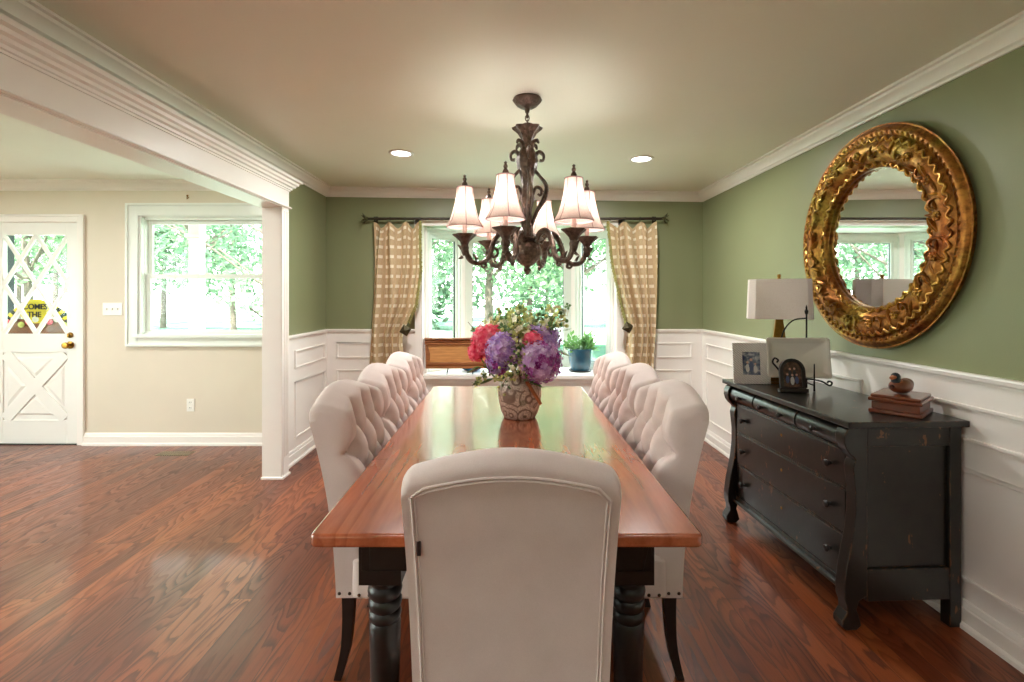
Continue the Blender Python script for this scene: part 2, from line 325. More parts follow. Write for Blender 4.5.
# ------------------------------------------------------------------ geometry helpers
class MB:
    def __init__(s): s.v = []; s.f = []; s.mi = []; s.uv = None
    def add(s, vs, fs, mi=0, mat=None):
        o = len(s.v)
        s.v += [tuple(mat @ Vector(p)) if mat is not None else tuple(p) for p in vs]
        s.f += [tuple(i+o for i in f) for f in fs]; s.mi += [mi]*len(fs); return s
    def box(s, x0, x1, y0, y1, z0, z1, mi=0, mat=None):
        v = [(x0, y0, z0), (x1, y0, z0), (x1, y1, z0), (x0, y1, z0), (x0, y0, z1), (x1, y0, z1), (x1, y1, z1), (x0, y1, z1)]
        return s.add(v, [(0, 3, 2, 1), (4, 5, 6, 7), (0, 1, 5, 4), (1, 2, 6, 5), (2, 3, 7, 6), (3, 0, 4, 7)], mi, mat)
    def prism(s, pts, axis, a0, a1, mi=0, mat=None):
        """polygon pts (p,q) extruded on axis: 'x'->(a,p,q) 'y'->(p,a,q) 'z'->(p,q,a)"""
        g = {'x': lambda p, q, a: (a, p, q), 'y': lambda p, q, a: (p, a, q), 'z': lambda p, q, a: (p, q, a)}[axis]
        n = len(pts); v = [g(p, q, a0) for p, q in pts]+[g(p, q, a1) for p, q in pts]
        f = [tuple(range(n))[::-1], tuple(range(n, 2*n))]+[(i, (i+1) % n, n+(i+1) % n, n+i) for i in range(n)]
        return s.add(v, f, mi, mat)
    def lathe(s, prof, n=32, mi=0, mat=None, mod=None):
        v = []; f = []
        for k, (r, z) in enumerate(prof):
            for i in range(n):
                a = 2*PI*i/n; rr = r*(mod(a, k) if mod else 1); v.append((rr*math.cos(a), rr*math.sin(a), z))
        m = len(prof)
        for k in range(m-1):
            for i in range(n):
                j = (i+1) % n; f.append((k*n+i, k*n+j, (k+1)*n+j, (k+1)*n+i))
        if prof[0][0] > 1e-6: f.append(tuple(range(n))[::-1])
        if prof[-1][0] > 1e-6: f.append(tuple(range((m-1)*n, m*n)))
        return s.add(v, f, mi, mat)
    def tube(s, pts, r, n=8, mi=0, mat=None, flat=1.0, closed=False):
        pts = [Vector(p) for p in pts]; m = len(pts)
        rs = list(r) if hasattr(r, '__len__') else [r]*m
        if len(rs) != m:
            rs = [rs[int(i*(len(rs)-1)/(m-1))]*(1-((i*(len(rs)-1)/(m-1)) % 1)) + rs[min(len(rs)-1, int(i*(len(rs)-1)/(m-1))+1)]*((i*(len(rs)-1)/(m-1)) % 1) for i in range(m)]
        v = []; up = None
        for i, p in enumerate(pts):
            if closed: t = (pts[(i+1) % m]-pts[i-1])
            else: t = pts[min(m-1, i+1)]-pts[max(0, i-1)]
            if t.length < 1e-9: t = Vector((0, 0, 1))
            t.normalize()
            if up is None:
                up = Vector((0, 0, 1)) if abs(t.z) < .9 else Vector((0, 1, 0))
            up = (up-t*up.dot(t))
            if up.length < 1e-6: up = t.orthogonal()
            up.normalize(); b = t.cross(up)
            for k in range(n):
                a = 2*PI*k/n; v.append(p+(up*math.cos(a)+b*math.sin(a)*flat)*rs[i])
        f = []
        for i in range(m if closed else m-1):
            for k in range(n):
                j = (k+1) % n; i2 = (i+1) % m; f.append((i*n+k, i*n+j, i2*n+j, i2*n+k))
        if not closed: f += [tuple(range(n))[::-1], tuple(range((m-1)*n, m*n))]
        return s.add(v, f, mi, mat)
    def ball(s, c, r, n=10, mi=0, mat=None):
        r = r if hasattr(r, '__len__') else (r, r, r); m = max(4, n//2+1); v = []; f = []
        for k in range(m+1):
            t = PI*k/m
            for i in range(n):
                a = 2*PI*i/n; v.append((c[0]+r[0]*math.sin(t)*math.cos(a), c[1]+r[1]*math.sin(t)*math.sin(a), c[2]-r[2]*math.cos(t)))
        for k in range(m):
            for i in range(n):
                j = (i+1) % n; f.append((k*n+i, k*n+j, (k+1)*n+j, (k+1)*n+i))
        return s.add(v, f, mi, mat)
    def grid(s, fn, nu, nv, mi=0, mat=None, uvfn=None):
        v = [fn(i/(nu-1), j/(nv-1)) for j in range(nv) for i in range(nu)]
        f = [(j*nu+i, j*nu+i+1, (j+1)*nu+i+1, (j+1)*nu+i) for j in range(nv-1) for i in range(nu-1)]
        return s.add(v, f, mi, mat)
    def build(s, name, mats, parent=None, smooth=35, bevel=0, bseg=2, merge=True, kind=None, label=None, solid=0):
        me = bpy.data.meshes.new(name); me.from_pydata(s.v, [], s.f)
        mats = mats if isinstance(mats, (list, tuple)) else [mats]
        for m in mats: me.materials.append(MT[m] if isinstance(m, str) else m)
        if len(mats) > 1: me.polygons.foreach_set('material_index', s.mi)
        if s.uv:
            ul = me.uv_layers.new(name='UVMap')
            for lp in me.loops: ul.data[lp.index].uv = s.uv[lp.vertex_index]
        me.update()
        import bmesh
        bm = bmesh.new(); bm.from_mesh(me)
        if merge: bmesh.ops.remove_doubles(bm, verts=bm.verts, dist=1e-5)
        bmesh.ops.dissolve_degenerate(bm, dist=1e-6, edges=bm.edges)
        bmesh.ops.recalc_face_normals(bm, faces=bm.faces)
        bm.to_mesh(me); bm.free()
        if smooth:
            me.polygons.foreach_set('use_smooth', [True]*len(me.polygons))
            me.set_sharp_from_angle(angle=math.radians(smooth))
        o = bpy.data.objects.new(name, me); COL.objects.link(o)
        if parent: o.parent = parent
        if bevel:
            b = o.modifiers.new('bevel', 'BEVEL'); b.width = bevel; b.segments = bseg; b.limit_method = 'ANGLE'; b.angle_limit = math.radians(40)
        if solid:
            b = o.modifiers.new('solid', 'SOLIDIFY'); b.thickness = solid; b.offset = 0
        if kind: o['kind'] = kind
        if label: o['label'] = label
        return o

def thing(name, label, cat, loc=(0, 0, 0), rz=0, group=None):
    o = bpy.data.objects.new(name, None); o.empty_display_size = .05; COL.objects.link(o); o.location = loc; o.rotation_euler = (0, 0, rz)
    o['label'] = label; o['category'] = cat
    if group: o['group'] = group
    return o
def tag(o, label, cat, group=None, kind=None):
    o['label'] = label; o['category'] = cat
    if group: o['group'] = group
    if kind: o['kind'] = kind
    return o
KIDS = {}
def copy_tree(o, label=None, group=None, loc=None, rz=None):
    def rec(x, par):
        c = x.copy(); COL.objects.link(c); c.parent = par
        for ch in [k for k in ALLCH.get(x.name, [])]: rec(ch, c)
        return c
    ALLCH = {}
    for x in bpy.data.objects:
        if x.parent: ALLCH.setdefault(x.parent.name, []).append(x)
    r = rec(o, None)
    if label: r['label'] = label
    if group: r['group'] = group
    if loc is not None: r.location = loc
    if rz is not None: r.rotation_euler = (0, 0, rz)
    return r
def setting(o, ): o['kind'] = 'structure'; return o
def arc_pts(pts, sub=6):
    """Catmull-Rom through pts"""
    P = [Vector(p) for p in pts]; out = []
    for i in range(len(P)-1):
        p0 = P[max(0, i-1)]; p1 = P[i]; p2 = P[i+1]; p3 = P[min(len(P)-1, i+2)]
        for k in range(sub):
            t = k/sub
            out.append(.5*((2*p1)+(p2-p0)*t+(2*p0-5*p1+4*p2-p3)*t*t+(3*p1-p0-3*p2+p3)*t**3))
    out.append(P[-1]); return out
def sweep(mb, path, prof, zf=lambda x, y: 0, mi=0, ext0=None, ext1=None):
    """profile (offset to the right of travel, z) swept on an XY path with mitres"""
    n = len(path); rings = []
    for i, (x, y) in enumerate(path):
        ns = []
        if i > 0: d = Vector((x-path[i-1][0], y-path[i-1][1])).normalized(); ns.append(Vector((d.y, -d.x)))
        if i < n-1: d = Vector((path[i+1][0]-x, path[i+1][1]-y)).normalized(); ns.append(Vector((d.y, -d.x)))
        m = ns[0] if len(ns) == 1 else (ns[0]+ns[1])/(1+ns[0].dot(ns[1]))
        rings.append([(x+m.x*o, y+m.y*o, z+zf(x, y)) for o, z in prof])
    k = len(prof); v = [p for r in rings for p in r]; f = []
    for i in range(n-1):
        for j in range(k):
            j2 = (j+1) % k; f.append((i*k+j, i*k+j2, (i+1)*k+j2, (i+1)*k+j))
    f += [tuple(range(k)), tuple(range((n-1)*k, n*k))[::-1]]
    mb.add(v, f, mi)
def frame_xz(mb, x0, x1, z0, z1, w, y0, y1, mi=0, mat=None):
    """rectangular frame in an XZ plane, w wide inward"""
    mb.box(x0, x0+w, y0, y1, z0, z1, mi, mat); mb.box(x1-w, x1, y0, y1, z0, z1, mi, mat)
    mb.box(x0+w, x1-w, y0, y1, z1-w, z1, mi, mat); mb.box(x0+w, x1-w, y0, y1, z0, z0+w, mi, mat)
def RZ(a): return Matrix.Rotation(a, 4, 'Z')
def TR(x, y, z): return Matrix.Translation((x, y, z))

# ------------------------------------------------------------------ the room shell
XR, XL, YF, YL, YB, XLL = 1.893, -1.767, 4.76, 4.49, -2.6, -6.4
def cz(x): return 2.39-.0137*x         # the dining ceiling falls slightly toward the mirror wall
LZ = 2.415
MB().box(XLL-.2, XR+.2, YB-.2, YF+.02, -.12, 0).build('floor', 'floor', smooth=0, kind='structure')
m = MB(); m.prism([(XL-.06, cz(XL-.06)), (XR+.15, cz(XR+.15)), (XR+.15, 2.62), (XL-.06, 2.62)], 'y', YB-.15, YF+.15)
m.build('ceiling', 'ceil', smooth=0, kind='structure')
MB().box(XLL-.15, XL-.06, YB-.15, YL+.15, LZ, 2.62).build('ceiling_living', 'ceil2', smooth=0, kind='structure')
MB().box(XR, XR+.14, YB-.1, YF+.14, 0, 2.45).build('wall_right', 'green', smooth=0, kind='structure')
BX0, BX1, BZ0, BZ1 = -.84, 1.06, .575, 2.045
m = MB(); m.box(XL-.14, BX0, YF, YF+.14, 0, 2.45); m.box(BX1, XR, YF, YF+.14, 0, 2.45)
m.box(BX0, BX1, YF, YF+.14, BZ1, 2.45); m.box(BX0, BX1, YF, YF+.14, 0, BZ0)
m.build('wall_far', 'green', smooth=0, kind='structure')
MB().box(XL-.07, XL, 3.70, YF, 0, 2.45).build('wall_left', 'green', smooth=0, kind='structure')
# living room far wall with door and window openings
DX0, DX1 = -4.745, -3.935; WX0, WX1, WZ0, WZ1 = -3.37, -2.19, .985, 2.12
m = MB(); y0, y1 = YL, YL+.14
m.box(XLL, DX0, y0, y1, 0, LZ); m.box(DX0, DX1, y0, y1, 2.045, LZ); m.box(DX1, WX0, y0, y1, 0, LZ)
m.box(WX0, WX1, y0, y1, 0, WZ0); m.box(WX0, WX1, y0, y1, WZ1, LZ); m.box(WX1, XL-.07, y0, y1, 0, LZ)
m.build('wall_living', 'beige', smooth=0, kind='structure')
m = MB(); m.box(XLL-.14, XLL, YB-.1, -1.1, 0, LZ); m.box(XLL-.14, XLL, 2.3, YL+.14, 0, LZ); m.box(XLL-.14, XLL, -1.1, 2.3, 0, .30); m.box(XLL-.14, XLL, -1.1, 2.3, 2.2, LZ); m.build('wall_living_side', 'beige', smooth=0, kind='structure')
# rear wall, behind the camera, with two broad window openings
def rearwall(x0, x1, ox0, ox1, mat, nm, zt):
    m = MB(); a, b = YB-.14, YB
    m.box(x0, ox0, a, b, 0, zt); m.box(ox1, x1, a, b, 0, zt); m.box(ox0, ox1, a, b, 2.25, zt); m.box(ox0, ox1, a, b, 0, .25)
    m.build(nm, mat, smooth=0, kind='structure')
MB().box(XL-.06, XR, YB-.14, YB, 0, 2.45).build('wall_back', 'green', smooth=0, kind='structure')
MB().box(XLL, XL-.06, YB-.14, YB, 0, LZ).build('wall_living_back', 'beige', smooth=0, kind='structure')
for i, (a, b) in enumerate(((-1.1, 2.3),)):
    SM = Matrix(((0, -1, 0, XLL-YB-.14+.0), (1, 0, 0, 0), (0, 0, 1, 0), (0, 0, 0, 1))) @ TR(0, 0, 0)
    SM = TR(XLL-.07, 0, 0) @ RZ(PI/2) @ TR(0, -(YB-.07), 0)
    m = MB(); frame_xz(m, a, b, .30, 2.2, .06, YB-.12, YB-.02, mat=SM)
    for k in (1, 2): xx = a+(b-a)*k/3; m.box(xx-.025, xx+.025, YB-.10, YB-.04, .36, 2.14, mat=SM)
    wo = m.build('window_%d' % (5+i), 'vinyl', smooth=0, kind='structure')
    MB().box(a+.06, b-.06, YB-.075, YB-.07, .36, 2.14, mat=SM).build('pane', 'glass', wo, smooth=0)

# header beam, jamb, entablature
m = MB(); m.box(-1.842, XL, YB, 3.70, 2.03, LZ+.05); m.build('wall_header', 'green', smooth=0, kind='structure')
m = MB()
m.box(-1.842, -1.674, YB, 3.745, 2.022, 2.034)
m.box(XL+.0005, -1.674, YB, 3.745, 2.034, 2.172)
m.box(-1.862, -1.842, YB, 3.745, 2.03, 2.14)
sweep(m, [(-1.674, YB), (-1.674, 3.745), (XL, 3.745)], [(-.02, 2.028), (.012, 2.028), (.018, 2.034), (.012, 2.041), (0, 2.043), (-.02, 2.043)])
sweep(m, [(-1.674, YB), (-1.674, 3.745), (XL+.001, 3.745)],
      [(-.03, 2.160), (.008, 2.160), (.008, 2.170), (.018, 2.172), (.020, 2.185), (.036, 2.190), (.040, 2.203), (.054, 2.210), (.056, 2.226), (.074, 2.232), (.078, 2.246), (-.03, 2.250)])
m.build('trim_1', 'trim', smooth=30, kind='structure')
m = MB(); m.box(-1.824, -1.684, 3.63, 3.70, 0, 2.022); m.box(-1.838, -1.824, 3.66, 3.76, 0, 2.022)
m.box(XL+.0005, -1.674, 3.655, 3.745, 0, 2.022)
m.box(-1.684, -1.672, 3.63, 3.648, 0, 2.022)
for k in range(3): m.box(-1.676, -1.668, 3.667+k*.026, 3.681+k*.026, .16, 2.0)
m.box(-1.83, -1.664, 3.622, 3.752, 0, .02)
m.build('trim_2', 'trim', smooth=30, bevel=.003, kind='structure')

# crown mouldings
crown = [(0, -.088), (.010, -.088), (.014, -.078), (.026, -.070), (.032, -.056), (.046, -.040), (.060, -.030), (.064, -.018), (.078, -.014), (.078, -.002), (0, -.002)]
m = MB(); sweep(m, [(XL+.0005, YB), (XL+.0005, YF-.0005), (XR-.0005, YF-.0005), (XR-.0005, YB)], crown, zf=lambda x, y: cz(x)+.0015)
m.build('trim_3', 'trim', smooth=30, kind='structure')
m = MB(); sweep(m, [(XLL, YL-.0005), (-1.8425, YL-.0005), (-1.8425, YB)], crown, zf=lambda x, y: LZ+.0015)
m.build('trim_4', 'trim', smooth=30, kind='structure')

# wainscot, rails, baseboards
def wains(name, box): MB().box(*box).build(name, 'trim', smooth=0, kind='structure')
wains('trim_5', (XR-.010, XR, YB, YF, 0, 1.03))
wains('trim_6', (XL, BX0-.06, YF-.010, YF, 0, 1.03)); wains('trim_7', (BX1+.06, XR-.01, YF-.010, YF, 0, 1.03))
wains('trim_8', (BX0-.06, BX1+.06, YF-.010, YF, 0, BZ0))
wains('trim_9', (XL, XL+.010, 3.745, YF-.01, 0, 1.03))
rail = [(0, 1.004), (.014, 1.004), (.018, 1.014), (.030, 1.022), (.034, 1.036), (.030, 1.044), (0, 1.044)]
m = MB(); sweep(m, [(XL, 3.745), (XL, YF), (BX0-.06, YF)], rail); sweep(m, [(BX1+.06, YF), (XR, YF), (XR, YB)], rail)
m.build('trim_10', 'trim', smooth=30, kind='structure')
base = [(0, 0), (.036, 0), (.036, .016), (.030, .024), (.024, .026), (.024, .080), (.018, .084), (.018, .094), (.012, .108), (0, .112)]
m = MB(); sweep(m, [(XL+.005, 3.745), (XL+.005, YF-.005), (XR-.005, YF-.005), (XR-.005, YB)], base)
m.build('baseboard_dining', 'trim', smooth=30, kind='structure')
m = MB(); sweep(m, [(-3.875, YL), (-1.842, YL), (-1.842, 3.78)], base); sweep(m, [(XLL, YB), (XLL, YL), (-4.81, YL)], base)
m.build('baseboard_living', 'trim', smooth=30, kind='structure')
def strip_rect(m, wall, a0, a1, z0, z1):
    w_, t = .016, .012
    for (p0, p1, q0, q1) in ((a0, a1, z0, z0+w_), (a0, a1, z1-w_, z1), (a0, a0+w_, z0, z1), (a1-w_, a1, z0, z1)):
        if wall == 'R': m.box(XR-.010-t, XR-.009, p0, p1, q0, q1)
        elif wall == 'L': m.box(XL+.009, XL+.010+t, p0, p1, q0, q1)
        else: m.box(p0, p1, YF-.010-t, YF-.009, q0, q1)
m = MB()
for a0, a1 in ((2.60, 4.64), (.30, 2.42), (-2.4, .18)): strip_rect(m, 'R', a0, a1, .765, .915); strip_rect(m, 'R', a0, a1, .19, .655)
strip_rect(m, 'L', 4.03, 4.68, .765, .915); strip_rect(m, 'L', 4.03, 4.68, .19, .655)
for a0, a1 in ((-1.66, -.98), (1.20, 1.785)): strip_rect(m, 'F', a0, a1, .765, .915); strip_rect(m, 'F', a0, a1, .19, .655)
m.build('trim_11', 'trim', smooth=0, bevel=.004, kind='structure')

# ------------------------------------------------------------------ bay window
yb0, yb1 = YF+.10, 5.34
PL = [(-.82, 4.87), (-.49, 5.30)]; PR = [(.71, 5.30), (1.04, 4.87)]
poly = [(BX0, YF-.03), (BX1, YF-.03), (BX1, 4.88), (.74, 5.40), (-.52, 5.40), (BX0, 4.88)]
m = MB(); m.prism(poly, 'z', .562, .600); m.box(BX0-.05, BX1+.05, YF-.062, YF-.01, .566, .600); m.box(BX0-.03, BX1+.03, YF-.034, YF-.01, .520, .566)
m.build('trim_12', 'trim', smooth=0, bevel=.004, kind='structure')
outer = [(BX0-.04, YF+.14), (BX1+.04, YF+.14), (BX1+.04, 4.93), (.77, 5.46), (-.55, 5.46), (BX0-.04, 4.93)]
MB().prism(outer, 'z', BZ1, 2.35).build('ceiling_bay', 'trim', smooth=0, kind='structure')
MB().prism(outer, 'z', -.3, .562).build('wall_bay', 'porchw', smooth=0, kind='structure')
m = MB()   # casing around the opening
m.box(BX0-.06, BX0+.0, YF-.026, YF-.001, .52, 2.10); m.box(BX1, BX1+.06, YF-.026, YF-.001, .52, 2.10)
m.box(BX0-.06, BX1+.06, YF-.026, YF-.001, 2.045, 2.10); m.box(BX0-.07, BX1+.07, YF-.032, YF-.001, 2.10, 2.112)
m.box(BX0, BX0+.012, YF-.02, YF+.14, .60, 2.045); m.box(BX1-.012, BX1, YF-.02, YF+.14, .60, 2.045)
# corner posts of the bay
for (x, y, a) in ((-.50, 5.315, .45), (.72, 5.315, -.45), (-.838, 4.885, 0), (1.058, 4.885, 0)):
    m.box(-.035, .035, -.035, .04, .60, 2.045, mat=TR(x, y, 0) @ RZ(a))
m.build('trim_13', 'trim', smooth=0, bevel=.003, kind='structure')
def bay_window(name, p, q, fw, gasket=True):
    L = math.hypot(q[0]-p[0], q[1]-p[1]); a = math.atan2(q[1]-p[1], q[0]-p[0])
    r = MB(); M4 = TR(p[0], p[1], 0) @ RZ(a)
    frame_xz(r, 0, L, .60, 2.045, fw, 0, .07, mat=M4); frame_xz(r, fw, L-fw, .60+fw, 2.045-fw, .022, .012, .055, mat=M4)
    frame_xz(r, fw*.35, L-fw*.35, .60+fw*.35, 2.045-fw*.35, .012, -.010, .0, mat=M4)
    o = r.build(name, 'vinyl', smooth=0, bevel=.003, kind='structure')
    g = MB().box(fw+.022, L-fw-.022, .03, .036, .60+fw+.022, 2.045-fw-.022, mat=M4); g.build('pane', 'glass', o, smooth=0)
    k = MB(); frame_xz(k, fw+.020, L-fw-.020, .60+fw+.020, 2.045-fw-.020, .005, .024, .042, mat=M4); k.build('gasket', 'shutter', o, smooth=0)
    return o
bay_window('window_2', (-.49, 5.30), (.71, 5.30), .085)
bay_window('window_3', PL[0], PL[1], .075); bay_window('window_4', PR[0], PR[1], .075)

# ------------------------------------------------------------------ living-room window
m = MB(); y = YL
frame_xz(m, -3.475, -2.035, .915, 2.20, .10, y-.024, y-.0005)
frame_xz(m, -3.485, -2.025, .905, 2.21, .022, y-.036, y-.0005)
frame_xz(m, -3.41, -2.11, .955, 2.15, .06, y-.014, y+.10)
frame_xz(m, -3.38, -2.18, 1.00, 2.10, .035, y+.02, y+.11)
m.box(-3.40, -2.16, y-.055, y+.03, .985, 1.012)
frame_xz(m, -3.345, -2.215, 1.53, 2.065, .035, y+.07, y+.10); frame_xz(m, -3.345, -2.215, 1.01, 1.565, .040, y+.04, y+.068)
wo = m.build('window_1', 'vinyl', smooth=0, bevel=.003, kind='structure')
m = MB(); m.box(-3.31, -2.25, y+.083, y+.087, 1.565, 2.03); m.box(-3.305, -2.255, y+.052, y+.056, 1.05, 1.525); m.build('pane', 'glass', wo, smooth=0)
m = MB(); m.box(-2.80, -2.76, y+.036, y+.066, 1.566, 1.578); m.build('sash_lock', 'plate', wo, smooth=0)

# ------------------------------------------------------------------ entry door
yd = YL+.004
m = MB()
x0, x1 = DX0+.006, DX1-.006; gx0, gx1, gz0, gz1 = -4.635, -4.045, 1.016, 1.925
m.box(x0, gx0, yd, yd+.045, .012, 2.038); m.box(gx1, x1, yd, yd+.045, .012, 2.038)
m.box(gx0, gx1, yd, yd+.045, gz1, 2.038); m.box(gx0, gx1, yd+.0, yd+.045, .846, gz0); m.box(gx0, gx1, yd, yd+.045, .012, .225)
m.box(gx0, gx1, yd+.012, yd+.036, .225, .846)
door = m.build('door_1', 'doorw', smooth=0, bevel=.003, kind='structure')
def bar(mb, p, q, w_, y0, y1, inset=0):
    d = Vector((q[0]-p[0], q[1]-p[1])); L = d.length; d /= L; n = Vector((-d.y, d.x))*w_/2
    P = [(p[0]+n.x, p[1]+n.y), (p[0]-n.x, p[1]-n.y), (q[0]-n.x, q[1]-n.y), (q[0]+n.x, q[1]+n.y)]
    mb.prism(P, 'y', y0, y1)
m = MB(); W = (gx1-gx0)/2; H = (gz1-gz0)/2
P = lambda i, j: (gx0+W*i, gz0+H*j)
for q_, (a, b) in enumerate(((P(0, 0), P(1, 1)), (P(1, 0), P(2, 1)), (P(0, 1), P(1, 2)), (P(1, 1), P(2, 2)), (P(1, 0), P(0, 1)), (P(2, 0), P(1, 1)), (P(1, 1), P(0, 2)), (P(2, 1), P(1, 2)))):
    bar(m, a, b, .030, yd+.003+.0012*(q_ > 3), yd+.03-.001*(q_ > 3))
m.build('lattice_muntin', 'doorw', door, smooth=0, bevel=.003)
m = MB(); m.box(gx0-.005, gx1+.005, yd+.032, yd+.036, gz0-.005, gz1+.005); m.build('pane', 'glass', door, smooth=0)
# crossbuck: an X of rails between four raised triangles
m = MB(); cx, czz = (gx0+gx1)/2, (.225+.846)/2
bar(m, (gx0+.02, .235), (gx1-.02, .836), .10, yd-.001, yd+.02); bar(m, (gx0+.02, .836), (gx1-.02, .235), .099, yd-.0018, yd+.0195)
m.build('crossbuck_rail', 'doorw', door, smooth=0, bevel=.003)
for tri in (((-.20, .265), (.20, .265), (0, .085)), ((-.20, -.265), (.20, -.265), (0, -.085)), ((-.265, .20), (-.265, -.20), (-.09, 0)), ((.265, .20), (.265, -.20), (.09, 0))):
    m = MB(); c = (sum(p[0] for p in tri)/3, sum(p[1] for p in tri)/3)
    big = [(cx+p[0], czz+p[1]) for p in tri]; sm = [(cx+c[0]+(p[0]-c[0])*.72, czz+c[1]+(p[1]-c[1])*.72) for p in tri]
    v = [(p[0], yd+.013, p[1]) for p in big]+[(p[0], yd+.002, p[1]) for p in sm]
    m.add(v, [(3, 4, 5), (0, 1, 4, 3), (1, 2, 5, 4), (2, 0, 3, 5)]); m.build('raised_panel', 'doorw', door, smooth=0)
kx = -4.012; m = MB(); rot = TR(kx, yd, .915) @ Matrix.Rotation(PI/2, 4, 'X')
m.lathe([(.034, -.002), (.034, .008), (.014, .012), (.011, .030), (.024, .038), (.030, .052), (.026, .066), (0, .070)], 20, mat=rot); m.build('door_knob', 'brass', door)
rot = TR(kx, yd, 1.005) @ Matrix.Rotation(PI/2, 4, 'X')
m = MB(); m.lathe([(.026, -.002), (.026, .008), (.020, .014), (0, .016)], 20, mat=rot); m.box(-.006, .006, -.018, .018, .014, .03, mat=rot); m.build('deadbolt', 'brass', door)
m = MB()
for (a0, a1, b0, b1) in ((DX0-.055, DX0+.004, 0, 2.10), (DX1-.004, DX1+.055, 0, 2.10), (DX0+.0041, DX1-.0041, 2.04, 2.0995)):
    m.box(a0, a1, YL-.016, YL+.0, b0, b1); 
m.box(DX0-.062, DX0-.042, YL-.026, YL-.001, 0, 2.107); m.box(DX1+.042, DX1+.062, YL-.026, YL-.001, 0, 2.107); m.box(DX0-.042, DX1+.042, YL-.026, YL-.001, 2.087, 2.107); m.box(DX0, DX0+.006, YL, YL+.14, 0, 2.04); m.box(DX1-.006, DX1, YL, YL+.14, 0, 2.04); m.box(DX0, DX1, YL, YL+.14, 2.038, 2.045)
m.build('trim_14', 'trim', smooth=0, bevel=.003, kind='structure')
MB().box(DX0, DX1, YL-.01, YL+.14, 0, .011).build('trim_15', 'black', smooth=0, kind='structure')

# ------------------------------------------------------------------ outside
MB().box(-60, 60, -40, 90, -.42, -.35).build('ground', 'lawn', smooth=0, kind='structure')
MB().box(-9, -1.9, YL+.14, 6.9, -.22, -.10).build('porch_floor', 'asphalt', smooth=0, kind='structure')
m = MB(); m.box(-9, -1.95, YL+.16, 6.95, 2.45, 2.52); m.box(-9, -1.95, 6.12, 6.28, 2.36, 2.45); m.build('porch_ceiling', 'soffit', smooth=0, kind='structure')
MB().box(-30, 30, 17.5, 21, -.349, -.335).build('road', 'asphalt', smooth=0, kind='structure')
pc = thing('porch_column', 'white square porch column with a stepped cap outside the living-room window', 'column', (-3.55, 5.9, -.10))
pc.location = ((197-CX)/F*6.2, 6.2, -.10)
MB().box(-.066, .066, -.066, .066, .02, 2.17).build('shaft', 'porchw', pc, smooth=0, bevel=.006)
m = MB(); m.box(-.08, .08, -.08, .08, 2.17, 2.20); m.box(-.10, .10, -.10, .10, 2.20, 2.25); m.box(-.07, .07, -.07, .07, 2.25, 2.55); m.build('capital', 'soffit', pc, smooth=0, bevel=.008)
MB().box(-.14, .14, -.14, .14, 0, .12).build('plinth', 'porchw', pc, smooth=0, bevel=.008)
pr = thing('porch_railing', 'white porch railing with square balusters beyond the front door', 'railing', (-6.35, 6.4, -.10))
MB().box(0, 2.0, -.03, .03, .88, .93).build('top_rail', 'porchw', pr, smooth=0); MB().box(0, 2.0, -.02, .02, .12, .16).build('bottom_rail', 'porchw', pr, smooth=0)
for k in range(14): MB().box(.06+k*.142, .09+k*.142, -.015, .015, .16, .88).build('baluster', 'porchw', pr, smooth=0)
o = MB().box(-5.06, -4.985, 4.88, 4.95, -.1, 2.3).build('storm_shutter', 'shutter', smooth=0); tag(o, 'dark green-black shutter edge seen through the door glass', 'shutter')
# sign hung outside the door
sg = thing('porch_sign', 'yellow arched wooden porch sign with black hand lettering behind the door glass', 'sign', (-4.63, 4.80, 1.04))
m = MB(); pts = [(-.20+.0, .02)]
pts = [(.155*math.cos(t)*1.0, .175+.125*math.sin(t)*.95) for t in [i*2*PI/28 for i in range(28)]]
m.prism(pts, 'y', 0, .02); m.build('board', 'yellow', sg, smooth=0)
def text(body, size, loc, par, mat, rot=(PI/2, 0, 0), ext=.002, name='lettering'):
    c = bpy.data.curves.new(name, 'FONT'); c.body = body; c.size = size; c.align_x = 'CENTER'; c.align_y = 'CENTER'; c.extrude = ext; c.offset = size*.02
    o = bpy.data.objects.new(name, c); COL.objects.link(o); o.parent = par; o.location = loc; o.rotation_euler = rot; c.materials.append(MT[mat]); bpy.context.view_layer.update()
    me = bpy.data.meshes.new_from_object(o.evaluated_get(bpy.context.evaluated_depsgraph_get())); p = bpy.data.objects.new(name, me); COL.objects.link(p); p.parent = par; p.location = loc; p.rotation_euler = rot
    bpy.data.objects.remove(o); return p
text('COMES', .074, (0, -.003, .218), sg, 'inkb'); text('THE', .074, (-.008, -.003, .142), sg, 'inkb')
m = MB(); random.seed(3)
for k in range(26):
    a = PI*k/25; r = .30
    m.ball((r*math.cos(a)*1.05, .03, -.02+.26*math.sin(a)), (.045, .02, .035), 7, mi=k % 2)
m.build('sunflower_rim', ['yellow', 'shutter'], sg)
m = MB(); m.box(-.34, .34, .015, .035, -.30, .10); m.build('planter_front', 'boxwood', sg, smooth=0)
m = MB()
for k in range(9): m.ball((-.28+k*.07, .0, .07+.03*math.sin(k*2.1)), (.035, .014, .03), 8, mi=k % 3)
m.build('painted_blossom', ['pink', 'clw', 'leaf_y'], sg)

